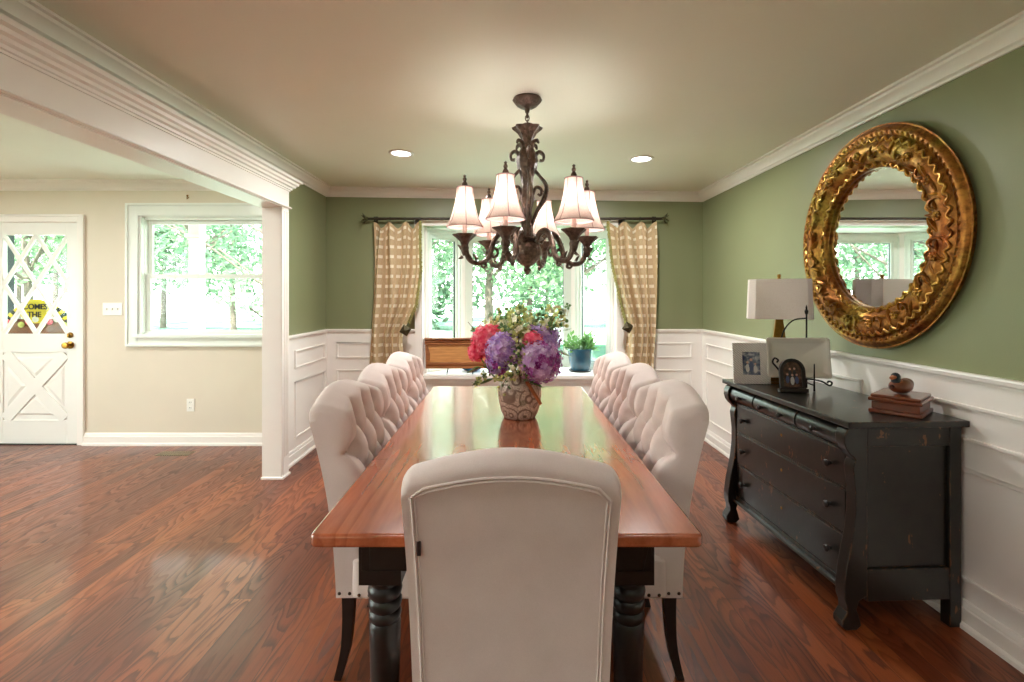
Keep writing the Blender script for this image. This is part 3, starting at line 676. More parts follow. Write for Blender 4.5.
def tree_obj(x, y, h, r, seed, mat, label, group, trunk=.16, n=2600, leaf=.17, z0=-.35, low=.32):
    rd = random.Random(seed); t = thing('tree', label, 'tree', (x, y, z0), 0, group)
    m = MB(); top = h*.72
    m.tube([(0, 0, -.05), (rd.uniform(-.1, .1), 0, h*.25), (rd.uniform(-.2, .2), rd.uniform(-.2, .2), h*.5), (rd.uniform(-.3, .3), 0, top)], [trunk, trunk*.8, trunk*.6, trunk*.2], 9)
    for k in range(7):
        a = rd.uniform(0, 2*PI); zz = h*rd.uniform(.28, .6); L = r*rd.uniform(.6, .95)
        m.tube([(0, 0, zz), (L*.5*math.cos(a), L*.5*math.sin(a), zz+L*.35), (L*math.cos(a), L*math.sin(a), zz+L*.75)], [trunk*.4, trunk*.25, .02], 6)
    m.build('trunk', 'bark', t)
    blobs = []
    for k in range(16):
        a = rd.uniform(0, 2*PI); rr = r*rd.uniform(.1, .75); blobs.append((rr*math.cos(a), rr*math.sin(a), h*rd.uniform(low, .88), r*rd.uniform(.28, .5)))
    v = []; f = []
    for k in range(n):
        bx, by, bz, br = rd.choice(blobs); d = Vector((rd.gauss(0, 1), rd.gauss(0, 1), rd.gauss(0, 1))).normalized()*br*rd.uniform(.55, 1.05)
        c = Vector((bx, by, bz))+d; q = Matrix.Rotation(rd.uniform(0, 6.28), 3, Vector((rd.gauss(0, 1), rd.gauss(0, 1), rd.gauss(0, 1))).normalized())
        s = leaf*rd.uniform(.6, 1.3); o = len(v)
        for p in ((-.5, 0, 0), (0, -.28, .05), (.55, 0, 0), (0, .28, .05)): v.append(tuple(c+q @ (Vector(p)*s)))
        f.append((o, o+1, o+2, o+3))
    mb = MB(); mb.v = v; mb.f = f; mb.mi = [0]*len(f); mb.build('crown', mat, t, smooth=0, merge=False); return t
NT = ['pale leafy tree seen through the narrow bay pane above the wooden panel', 'pale leafy tree trunk and crown behind the chandelier in the centre bay pane', 'pale leafy tree behind the post between the centre and plant-side bay panes', 'pale leafy tree filling the bay pane above the potted plant']
NT += ['dark tree across the road behind the bouquet in the centre bay pane', 'dark tree across the road at the curtain edge of the bay pane above the panel', 'dark tree across the road beyond the potted plant',
       'dark tree across the road just beyond the porch column in the living-room window', 'dark tree across the road in the half of the living-room window nearer the door', 'dark tree across the road seen through the knob side of the door lattice',
       'most distant tree behind the bay pane above the wooden panel', 'most distant tree in the centre bay pane near the plant-side post', 'most distant tree at the hinge side of the door lattice']
TL = ['pale green leafy tree on the lawn beyond the bay window', 'darker leafy tree in the tree line across the road']
for i, (x, y, h, r, mt) in enumerate([(-3.2, 14, 6.5, 2.6, 0), (-.6, 15.5, 7.5, 2.7, 0), (2.0, 13.5, 6.2, 2.4, 0), (4.6, 15, 7, 2.7, 0), (1.0, 24, 10, 4, 1), (-4.5, 25, 10, 4, 1), (6.5, 24, 9, 3.8, 1), (-14, 25, 9, 4, 1), (-19, 27, 10, 4.2, 1), (-25, 27, 10, 4.4, 1), (-6.0, 31, 11, 4.2, 1), (2.5, 32, 11, 4.5, 1), (-30, 30, 11, 4.5, 1)]):
    tree_obj(x, y, h, r, 11+i, 'tree_a' if mt == 0 else 'tree_b', NT[i], ['trees on the near lawn', 'tree line across the road'][mt], n=3600 if mt == 0 else (3400 if x > -8 else 2000), leaf=.19 if mt == 0 else .40, low=.32 if mt == 0 else (.10 if x > -8 else .30))
tree_obj(-5.4, 11.5, 5.4, 1.9, 77, 'tree_a', 'slender lacy tree on the lawn beyond the living-room window', None, .09, 1500, .15)
tree_obj(-10.2, 16, 6.5, 2.6, 78, 'tree_b', 'green tree on the lawn seen between porch column and window frame', None, .14, 2200, .2)
tree_obj(-14.6, 15, 6.5, 2.6, 79, 'tree_a', 'pale green tree on the lawn seen through the door lattice', None, .14, 2200, .2)
tree_obj(-3.35, 7.6, 2.0, .62, 80, 'tree_a', 'young loose shrub growing outside the living-room window', None, .02, 420, .075)['category'] = 'shrub'

# ------------------------------------------------------------------ switch, outlet, vent, hook
o = thing('switch_plate', 'white triple toggle switch plate on the beige wall by the door', 'switch', ((113-CX)/109.1, YL, 1.355-12/109.1))
MB().box(-.09, .09, -.007, 0, -.058, .058).build('plate', 'plate', o, smooth=0, bevel=.003)
for k in (-1, 0, 1): MB().box(k*.05-.005, k*.05+.005, -.018, -.006, -.010, .010).build('toggle', 'dark' if 0 else 'plate', o, smooth=0, bevel=.001)
o = thing('wall_outlet', 'white duplex wall outlet low on the beige wall', 'outlet', ((191-CX)/109.1, YL, 1.355-108/109.1))
MB().box(-.036, .036, -.007, 0, -.058, .058).build('plate', 'plate', o, smooth=0, bevel=.003)
for k in (-1, 1):
    m = MB(); m.box(-.017, .017, -.010, -.006, k*.025-.015, k*.025+.015); r_ = m.build('receptacle', 'plate', o, smooth=0, bevel=.002)
    m = MB(); m.box(-.009, -.006, -.0108, -.0095, k*.025-.004, k*.025+.008); m.box(.006, .009, -.0108, -.0095, k*.025-.004, k*.025+.008); m.build('slot', 'dark', r_, smooth=0)
o = thing('floor_register', 'small brown metal floor register below the living-room window', 'vent', (-2.88, 4.24, 0))
m = MB(); frame_xz(m, -.155, .155, -.07, .07, .018, 0, .005, mat=Matrix.Rotation(-PI/2, 4, 'X')); m.build('frame', 'ventm', o, smooth=0)
m = MB().box(-.14, .14, -.055, .055, .0005, .0015); m.build('backing', 'dark', o, smooth=0)
m = MB()
for k in range(15): m.box(-.136+k*.019, -.128+k*.019, -.055, .055, .001, .004)
m.build('grille', 'ventm', o, smooth=0)
o = MB(); o.tube(arc_pts([(0, 0, .02), (0, -.01, .0), (.012, -.025, -.012), (.02, -.012, .004)]), .004, 6); o.ball((0, -.003, .02), .009); o = o.build('ceiling_hook', 'brass')
o.location = ((188-CX)/109.1, YL-.003, 1.355+99/109.1); tag(o, 'tiny brass curtain hook on the wall above the living-room window', 'hook')

# ------------------------------------------------------------------ recessed downlights
def downlight(x, y, z, label, tilt=0, group=None, k=1.0):
    t = thing('recessed_light', label, 'ceiling light', (x, y, z), 0, group); t.rotation_euler = (0, tilt, 0)
    m = MB(); m.lathe([(.092, 0), (.092, -.004), (.084, -.009), (.070, -.006), (.066, .0)], 32); m.build('trim_ring', 'plate', t)
    m = MB(); m.lathe([(.0, -.003), (.067, -.003), (.067, -.001), (0, -.001)], 32); m.build('lens', 'lens', t)
    l = bpy.data.lights.new('downlight_lamp', 'AREA'); l.shape = 'DISK'; l.size = .12; l.energy = LAMP*k; l.color = (1, .99, .985)
    lo = bpy.data.objects.new('downlight_lamp', l); COL.objects.link(lo); lo.parent = t; lo.location = (0, 0, -.012); return t
TI = math.atan(.0137)
for x, y, lb in ((-.775, 3.56, 'lit round downlight above the curtain nearer the opening'), (.985, 3.62, 'lit round downlight toward the mirror side of the bay window')): downlight(x, y, cz(x), lb, TI)
downlight(-2.84, 3.15, LZ, 'lit round downlight in the living-room ceiling beside the beam')
for x, y in ((-.775, .4), (.985, .4), (-.775, -1.5), (.985, -1.5)): downlight(x, y, cz(x), 'added unseen fill downlight in the ceiling behind the viewer', TI, 'added dining fill downlights out of view', .2)  # unseen fill lamps, added behind the camera to brighten the dining room
for x, y in ((-4.8, 3.15), (-2.9, .8), (-4.8, .8), (-2.9, -1.5), (-4.8, -1.5)): downlight(x, y, LZ, 'added fill downlight in the living-room ceiling out of view', 0, 'added living-room fill downlights out of view', .8)  # extra lamps added out of view to raise the interior light level

# ------------------------------------------------------------------ table
TX, TY0, TY1, TZ = -.004, 1.225, 3.27, .760
tb = thing('dining_table', 'long farmhouse dining table with warm wood top and black turned legs', 'table', (TX, TY0, 0))
L = TY1-TY0
def rr_poly(x0, x1, y0, y1, r, n=4):
    P = []
    for cx_, cy_, a0 in ((x1-r, y1-r, 0), (x0+r, y1-r, 90), (x0+r, y0+r, 180), (x1-r, y0+r, 270)):
        for k in range(n+1): a = math.radians(a0+90*k/n); P.append((cx_+r*math.cos(a), cy_+r*math.sin(a)))
    return P
MB().prism(rr_poly(-.495, .495, 0, L, .018), 'z', TZ-.034, TZ).build('tabletop', 'tabletop', tb, smooth=30, bevel=.008, bseg=3)
m = MB(); m.box(-.494, .494, .572, .574, TZ-.0005, TZ+.0002); m.build('leaf_joint', 'dark', tb, smooth=0)
m = MB(); frame_xz(m, -.385, .385, -(L-.07), -.07, .024, -(TZ-.034), -(TZ-.130), mat=Matrix(((1, 0, 0, 0), (0, 0, -1, 0), (0, -1, 0, 0), (0, 0, 0, 1))))
m.build('apron', 'black', tb, smooth=0, bevel=.002)
leg = [(.028, 0), (.034, .015), (.030, .03), (.033, .07), (.038, .25), (.042, .42), (.043, .462), (.038, .470), (.043, .478), (.045, .487), (.043, .496), (.039, .501), (.044, .509), (.046, .519), (.044, .529), (.040, .534), (.045, .542), (.047, .553), (.045, .563), (.039, .570), (.039, .580), (.048, .588), (.048, .592)]
for sx_ in (-1, 1):
    for yy in (.127, L-.127):
        m = MB(); m.lathe(leg, 32, mat=TR(sx_*.335, yy, 0)); m.box(sx_*.335-.056, sx_*.335+.056, yy-.056, yy+.056, .592, TZ-.034); m.build('leg', 'black', tb, smooth=40, bevel=.0)

# ------------------------------------------------------------------ chairs (local: rear of back at y=0, facing +y)
ZB = .30
def crest(x): return .972+.048*math.cos(min(1, abs(x)/.24)*PI/2)**1.0 - .018*max(0, (abs(x)-.215)/.025)**2.2
def yrear(z): 
    t = max(0, (z-ZB)/.72); return -.015*t-.108*t**2.2
def puff(x, z):
    ax = abs(x); w_ = (z-.915)/.22
    if z >= .915: p = abs(math.sin(PI*x/.12)) if ax < .18 else 1; 
    elif ax >= .18: p = abs(math.cos(PI*w_))
    else: p = math.sqrt(abs(math.sin(PI*(x/.12+w_))*math.sin(PI*(x/.12-w_))))
    p = p**.62
    if z >= .915:
        k = min(1, (z-.915)/.085); p = p*(1-k)+k*1.0
        if ax >= .18: p = 1
    for zr, off in ((.915, 0), (.805, .06), (.695, 0)):
        q_ = ((ax-off+.06) % .12)-.06; dd = (q_*q_+(z-zr)**2)/.00045
        if ax < .21 and dd < 9: p -= .75*math.exp(-dd)
    if z < .60: p = p*(max(0, (z-.52)/.08))+(1-max(0, (z-.52)/.08)) if z > .52 else 1
    return p
def make_chair(label, group):
    t = thing('dining_chair', label, 'chair', (0, 0, 0), 0, group)
    m = MB(); nu, nv = 65, 76; HW = .24
    def hw(z): return .228+.012*min(1, (z-ZB)/.68)
    def zc(u, v):
        x = (u*2-1); zt = crest(x*.24); vv = 1-(1-v)**1.35; return ZB+vv*(zt-ZB), zt
    def frontp(u, v):
        z, zt = zc(u, v); x = (u*2-1)*hw(z); d = zt-z; k = math.sqrt(max(0, 1-(1-min(d/.045, 1))**2))
        th = .088+.012*min(1, (z-ZB)/.5); ye = min(1, (hw(z)-abs(x))/.022); se = math.sqrt(max(0, 1-(1-ye)**2))
        tf = .062*puff(x, z)*min(1, d/.03+.25)
        yr = yrear(z); return (x, yr+th*.5+k*(th*.5-.022+ (tf)*(.35+.65*se) -.006*(1-se)), z)
    def rearp(u, v):
        z, zt = zc(u, v); x = (u*2-1)*hw(z); d = zt-z; k = math.sqrt(max(0, 1-(1-min(d/.045, 1))**2))
        th = .088+.012*min(1, (z-ZB)/.5); return (x, yrear(z)+th*.5-k*th*.5, z)
    m.grid(frontp, nu, nv); m.grid(rearp, nu, nv)
    for s in (0, 1):
        m.grid(lambda a, b, s=s: tuple(Vector(rearp(s, b)).lerp(Vector(frontp(s, b)), a)), 4, nv)
    m.grid(lambda a, b: tuple(Vector(rearp(a, 0)).lerp(Vector(frontp(a, 0)), b)), nu, 2)
    for row in range(3):
        zz = .915-.11*row; xs = (-.12, 0, .12) if row % 2 == 0 else (-.18, -.06, .06, .18)
        for x in xs: m.ball((x, yrear(zz)+.082, zz), (.010, .005, .010), 8)
    m.build('backrest', 'linen', t, smooth=60)
    # rear panel piping
    pts = []
    for k in range(9): z = ZB+.01+k*(.912-ZB)/8; pts.append((-(hw(z)-.022), yrear(z)-.001, z))
    for k in range(1, 16): x = -.216+.432*k/16; z = .975+.040*math.cos(min(1, abs(x)/.24)*PI/2)-.045-.02*max(0, (abs(x)-.18)/.04)**2; pts.append((x, yrear(z)-.001, z))
    for k in range(9): z = .912-k*(.912-ZB-.01)/8; pts.append((hw(z)-.022, yrear(z)-.001, z))
    m = MB(); m.tube(pts, .0032, 6); m.tube([(p[0]*.965, p[1]+.0012, p[2]-(.008 if 8 < i < 24 else 0)) for i, p in enumerate(pts)], .0026, 6); m.build('piping', 'linen', t)
    m = MB(); m.box(-.209, -.201, yrear(.80)-.0055, yrear(.80)-.001, .780, .812); m.build('fabric_tag', 'tagm', t, smooth=0, label='small dark leather tag sewn on the rear panel')
    # seat
    m = MB(); m.prism(rr_poly(-.238, .238, .05, .47, .03), 'z', ZB, .44); m.build('seat_frame', 'linen', t, smooth=40, bevel=.01)
    def seat(u, v):
        x = (u*2-1); y = (v*2-1); e = (1-abs(x)**6)*(1-abs(y)**6); return (x*.238, .275+y*.20, .435+.055*max(0, e)**.35)
    m = MB(); m.grid(seat, 25, 25); m.prism(rr_poly(-.238, .238, .075, .475, .02), 'z', .432, .4355); m.build('seat', 'linen', t, smooth=60, merge=False)
    # nailheads along the lower edge
    nm = MB(); nm.lathe([(.0065, 0), (.0055, .003), (.003, .005), (0, .0055)], 8); nh = None
    def nail(x, y, ax):
        nonlocal nh
        R = {'L': Matrix.Rotation(-PI/2, 4, 'Y'), 'R': Matrix.Rotation(PI/2, 4, 'Y'), 'B': Matrix.Rotation(PI/2, 4, 'X')}[ax]
        if nh is None: o = nm.build('nailhead', 'nail', t); nh = o
        else: o = nh.copy(); COL.objects.link(o); o.parent = t
        o.matrix_local = TR(x, y, ZB+.016) @ R
    for k in range(12):
        yy = .012+k*.036; xo = hw(ZB)-.0005 if yy < .062 else .2375
        nail(-xo, yy, 'L'); nail(xo, yy, 'R')
    for k in range(10): nail(-.205+k*.0455, .0005, 'B')
    for s in (-1, 1):
        m = MB(); C = [(s*.205, .040, ZB+.01), (s*.205, .038, .22), (s*.205, .028, .11), (s*.205, .000, 0)]
        pts = arc_pts(C, 5); n = len(pts); v = []; f = []
        for i, p in enumerate(pts):
            h_ = .022-.009*i/(n-1)
            for a, b in ((-1, -1), (1, -1), (1, 1), (-1, 1)): v.append((p.x+a*h_*.8, p.y+b*h_, p.z))
        for i in range(n-1):
            for k in range(4): f.append((i*4+k, i*4+(k+1) % 4, i*4+4+(k+1) % 4, i*4+4+k))
        f += [(0, 1, 2, 3), tuple(range((n-1)*4, n*4))]
        m.add(v, f); m.build('leg', 'black', t, smooth=30)
    for s in (-1, 1):
        m = MB(); m.lathe([(.012, 0), (.014, .01), (.012, .02), (.02, .20), (.024, .25), (.018, .262), (.026, .272), (.026, ZB+.01)], 16, mat=TR(s*.195, .43, 0)); m.build('leg', 'black', t)
    return t
G = 'tufted chairs around the dining table'
ch = make_chair('ivory upholstered chair at the table head, plain back panel toward the viewer', G)
ch.location = (.007, 1.152, 0)
for s, side in ((-1, 'doorway'), (1, 'dresser')):
    for k, (yy, which) in enumerate(((1.945, 'nearest the viewer'), (2.465, 'the middle of three'), (2.985, 'nearest the bay window'))):
        copy_tree(ch, 'ivory tufted dining chair on the %s side of the table, %s' % (side, which), G, (s*.607+.004, yy, 0), -PI/2 if s < 0 else PI/2)

# ------------------------------------------------------------------ vase and flowers
VX, VY = .058, 2.43
v_ = thing('ceramic_vase', 'cream ceramic vase with brown scrollwork on the dining table', 'vase', (VX, VY, TZ))
VP = [(.0, .0), (.085, 0), (.092, .004), (.108, .03), (.120, .075), (.127, .115), (.126, .145), (.118, .175), (.104, .196), (.098, .205), (.100, .212), (.094, .214), (.088, .205), (.09, .16), (.0, .14)]
m = MB(); m.lathe([(r*.85, z) for r, z in VP], 48); m.build('body', 'vase', v_, smooth=60)
m = MB(); m.tube([(.030, -.108, .195), (.098, -.104, .086)], .0085, 10); m.build('handle', 'dwood', v_, label='brown wooden stick leaning against the vase')
def floret(mb, c, nrm, size, mi, rd):
    z = Vector(nrm).normalized(); x = z.orthogonal().normalized(); x.rotate(Matrix.Rotation(rd.uniform(0, 6.28), 3, z)); y = z.cross(x)
    for k in range(4):
        a = k*PI/2; d = x*math.cos(a)+y*math.sin(a); e = z.cross(d)
        P = [Vector(c), Vector(c)+d*size*.55-e*size*.42+z*size*.12, Vector(c)+d*size*1.05+z*size*rd.uniform(.0, .25), Vector(c)+d*size*.55+e*size*.42+z*size*.12]
        mb.add(P, [(0, 1, 2), (0, 2, 3)], mi)
def hydrangea(x, y, z, r, mats, label, seed, n=110, petal=.017, grp='hydrangea blooms in the vase'):
    rd = random.Random(seed); t = thing('hydrangea', label, 'flower', (x, y, z), 0, grp); m = MB()
    for k in range(n):
        ph = math.acos(1-2*(k+.5)/n); th = PI*(1+5**.5)*k; d = Vector((math.sin(ph)*math.cos(th), math.sin(ph)*math.sin(th), math.cos(ph)))
        rr = r*rd.uniform(.86, 1.08); floret(m, d*rr*Vector((1, 1, .92)).x, d+Vector((rd.gauss(0, .25), rd.gauss(0, .25), rd.gauss(0, .25))), petal*rd.uniform(.8, 1.25), rd.randrange(len(mats)), rd)
    m.ball((0, 0, 0), r*.86, 12, mi=len(mats)-1)
    m.build('bloom', mats, t, smooth=0, merge=False)
    m = MB(); e = Vector((VX+(x-VX)*.25-x, VY+(y-VY)*.25-y, TZ+.15-z)); m.tube(arc_pts([(0, 0, 0), e*.5+Vector((0, 0, -.03)), e]), .004, 6); m.build('stem', 'leaf', t)
    return t
def at(px, py, d): return ((px-CX)*d/F, d, CAMZ-(py-CY)*d/F)
for px, py, d, r, ms, lb, sd_, n, pt in (
    (487, 340, 2.40, .066, ['pink'], 'coral pink hydrangea bloom at the outer edge toward the opening', 1, 90, .020),
    (477, 352, 2.42, .040, ['pink'], 'small coral pink bloom tucked low beside the larger pink one', 2, 50, .016),
    (503, 350, 2.32, .072, ['purple', 'lav'], 'lavender and violet hydrangea bloom beside the outer pink one', 3, 120, .019),
    (498, 362, 2.32, .052, ['magenta', 'purple'], 'deep magenta bloom low over the vase rim under the lavender one', 4, 70, .019),
    (543, 342, 2.45, .080, ['purple', 'lav'], 'large round violet hydrangea bloom high on the dresser side', 5, 150, .018),
    (533, 341, 2.30, .040, ['pink'], 'small coral pink bloom in the centre of the bouquet', 6, 60, .014),
    (540, 361, 2.28, .086, ['lav', 'magenta', 'lav'], 'largest pinkish lavender hydrangea bloom hanging low over the vase', 7, 160, .022),
    (520, 335, 2.55, .062, ['lav', 'creamleaf'], 'pale lilac bloom behind the centre of the bouquet', 8, 90, .017),
    (512, 352, 2.50, .055, ['purple'], 'shaded violet bloom deep in the middle of the bouquet', 9, 70, .017)):
    x, y, z = at(px, py, d); hydrangea(x, y, z, r*1.1, ms, lb, sd_, n, pt)
def sprig(tip, mats, label, seed, root=None, n=26, leaf=.014, grp='leafy sprigs in the vase', spread=.035, curve=.04):
    rd = random.Random(seed); root = root or (VX+(tip[0]-VX)*.15, VY+(tip[1]-VY)*.15, TZ+.19)
    t = thing('berry_sprig', label, 'sprig', root, 0, grp)
    e = Vector(tip)-Vector(root); mid = e*.5+Vector((0, 0, curve)); pts = arc_pts([(0, 0, 0), mid, e], 8)
    m = MB(); m.tube(pts, [.0028, .0015], 5); m.build('stem', 'twig', t)
    m = MB()
    for k in range(n):
        u = rd.uniform(.45, 1.0); p = pts[int(u*(len(pts)-1))]+Vector((rd.gauss(0, 1), rd.gauss(0, 1), rd.gauss(0, 1)))*spread*.45
        mi = rd.randrange(len(mats))
        if rd.random() < .45: m.ball(p, leaf*.42, 6, mi=mi)
        else: floret(m, p, (rd.gauss(0, 1), rd.gauss(0, 1)-.6, rd.gauss(0, 1)+.4), leaf*rd.uniform(.6, 1.1), mi, rd)
    m.build('leaves', mats, t, smooth=0, merge=False); return t
k = 0
for px, py, d, n, lb in ((500, 316, 2.42, 30, 'wispy berry sprig rising between the pink bloom and the lilac one'), (512, 310, 2.5, 34, 'tall berry sprig standing just opening-side of the bouquet centre'), (524, 305, 2.42, 34, 'tallest yellow-green berry sprig at the top of the bouquet'), (535, 316, 2.5, 30, 'berry sprig rising behind the small central pink bloom'), (548, 312, 2.45, 28, 'berry sprig rising over the large violet bloom'), (562, 307, 2.42, 24, 'long berry sprig arching highest on the dresser side'), (565, 322, 2.5, 16, 'thin berry sprig leaning farthest toward the dresser side'), (505, 326, 2.35, 30, 'short leafy sprig just above the lavender bloom'), (518, 324, 2.34, 40, 'dense leafy sprig in front of the pale lilac bloom'), (490, 316, 2.5, 24, 'thin berry sprig standing up behind the outer pink bloom'), (530, 328, 2.36, 30, 'short yellow-green sprig touching the top of the small central pink bloom')):
    k += 1; sprig(at(px, py, d), ['leaf_y', 'creamleaf', 'leaf_y', 'leaf'], lb, 40+k, n=int(n*1.6), leaf=.024, spread=.045)
for px, py, d, n, lb in ((515, 345, 2.24, 46, 'dense green berry sprig in the middle of the bouquet between lavender blooms'), (508, 372, 2.24, 46, 'bushy green berry sprig spilling over the vase rim below the magenta bloom'), (523, 358, 2.22, 30, 'green berry sprig pressed against the largest lavender bloom'), (519, 376, 2.24, 30, 'green berry sprig hanging over the centre of the vase rim'), (518, 338, 2.25, 30, 'green berry sprig beside the small central pink bloom'), (502, 386, 2.26, 30, 'green berry sprig hanging down the vase front on the opening side'), (527, 370, 2.22, 24, 'small green berry sprig below the largest lavender bloom')):
    k += 1; sprig(at(px, py, d), ['leaf_y', 'leaf', 'creamleaf'], lb, 40+k, n=n, grp='berry sprigs spilling over the vase', leaf=.017, spread=.05)
sprig(at(472, 386, 2.26), ['leaf_y', 'leaf'], 'drooping green berry sprig hanging lowest over the tabletop', 90, n=16, leaf=.02, spread=.04, curve=.06, grp=None)
sprig(at(468, 322, 2.45), ['leaf_y', 'leaf'], 'thin bare twig with one leaf tuft reaching toward the opening side', 91, n=14, leaf=.02, spread=.035, curve=.01, grp=None)
LL = ('broad dark leaf below the outer pink bloom', 'broad dark leaf over the vase rim beside the stick', 'broad dark leaf behind the largest lavender bloom, dresser side', 'broad dark leaf over the vase rim below the magenta bloom')
for i, (px, py, d) in enumerate(((483, 366, 2.35), (528, 381, 2.28), (556, 350, 2.4), (495, 378, 2.3))):
    x, y, z = at(px, py, d); m = MB(); rd = random.Random(i)
    for q in range(3):
        a = rd.uniform(-.7, .7)+(PI if px < 510 else 0); dx = Vector((math.cos(a), -.3, -.35)).normalized(); sd2 = dx.cross(Vector((0, 0, 1))).normalized(); up = Vector((0, 0, .006))
        c = Vector((0, 0, 0)); Lf = .085
        m.add([c, c+dx*Lf*.4-sd2*Lf*.26+up, c+dx*Lf*.4-up, c+dx*Lf*.4+sd2*Lf*.26+up, c+dx*Lf], [(0, 1, 2), (0, 2, 3), (1, 4, 2), (2, 4, 3)])
    e = Vector((VX+(x-VX)*.3-x, VY+(y-VY)*.3-y, TZ+.19-z)); m.tube([(0, 0, 0), e], .003, 5)
    o = m.build('hydrangea_leaf', 'leaf', smooth=0); o.location = (x, y, z); tag(o, LL[i], 'leaf', 'dark hydrangea leaves around the vase rim')

# ------------------------------------------------------------------ chandelier
CHX, CHY = .10, 2.55
cd = thing('chandelier', 'dark bronze scrolled chandelier with six lit bell shades over the table', 'chandelier', (CHX, CHY, 0))
ZC = cz(CHX)
m = MB(); m.lathe([(0, ZC-.002), (.072, ZC-.002), (.075, ZC-.010), (.070, ZC-.020), (.058, ZC-.034), (.034, ZC-.050), (.014, ZC-.056), (.010, ZC-.075), (0, ZC-.078)], 32, mod=lambda a, k: 1+(.03*math.cos(10*a) if 1 < k < 6 else 0)); m.build('canopy', 'bronze', cd)
m = MB()
m.tube([(0, 0, ZC-.075), (0, 0, 2.285)], .006, 8)
for k, zz in enumerate((2.285, 2.262)):
    pts = [((.010*math.cos(a)) if k % 2 == 0 else 0, (0 if k % 2 == 0 else .010*math.cos(a)), zz+.016*math.sin(a)) for a in [i*2*PI/12 for i in range(12)]]; m.tube(pts, .003, 6, closed=True)
m.build('chain', 'bronze', cd)
m = MB(); m.lathe([(.0, 2.245), (.055, 2.240), (.074, 2.236), (.070, 2.226), (.046, 2.205), (.030, 2.175), (.026, 2.145), (.036, 2.120), (.050, 2.095), (.054, 2.06), (.048, 2.02), (.034, 1.985), (.028, 1.94), (.032, 1.90), (.038, 1.865), (.028, 1.83), (.022, 1.79), (.026, 1.74), (.030, 1.70), (.024, 1.67), (.05, 1.66)], 32, mod=lambda a, k: 1+(.10*math.cos(8*a) if k in (1, 2, 3, 4) else .05*math.cos(8*a)))
m.build('column', 'bronze', cd)
for k in range(4):
    a = k*PI/2+.1; m = MB()
    C = [(.020, 1.72), (.050, 1.80), (.090, 1.87), (.100, 1.935), (.066, 1.985), (.034, 2.025), (.034, 2.075), (.060, 2.110), (.085, 2.095), (.083, 2.068), (.066, 2.066)]
    m.tube(arc_pts([(r*math.cos(a), r*math.sin(a), z) for r, z in C], 5), [.014, .020, .024, .019, .014, .018, .019, .018, .014, .012, .015], 8, flat=.6)
    C = [(.020, 1.86), (.045, 1.925), (.074, 1.915), (.070, 1.885), (.055, 1.893)]
    m.tube(arc_pts([(r*math.cos(a), r*math.sin(a), z) for r, z in C], 5), [.015, .015, .012, .010], 7, flat=.6)
    C = [(.026, 2.115), (.040, 2.150), (.066, 2.156), (.078, 2.138)]
    m.tube(arc_pts([(r*math.cos(a+.7), r*math.sin(a+.7), z) for r, z in C], 5), [.015, .014, .011, .005], 7, flat=.8)
    m.build('scroll', 'bronze', cd)
m = MB(); m.lathe([(0, 1.665), (.082, 1.662), (.086, 1.655), (.074, 1.648), (.058, 1.640), (.064, 1.622), (.072, 1.600), (.070, 1.572), (.056, 1.545), (.034, 1.525), (.018, 1.515), (.012, 1.508), (.020, 1.500), (.019, 1.490), (.010, 1.484), (.013, 1.477), (.0, 1.468)], 40, mod=lambda a, k: 1+(.035*math.cos(14*a) if 4 < k < 10 else 0)); m.build('urn', 'bronze', cd, smooth=60)
RA = .325
bell = [(.094, 0), (.089, .008), (.074, .035), (.061, .075), (.050, .120), (.043, .160), (.040, .200)]
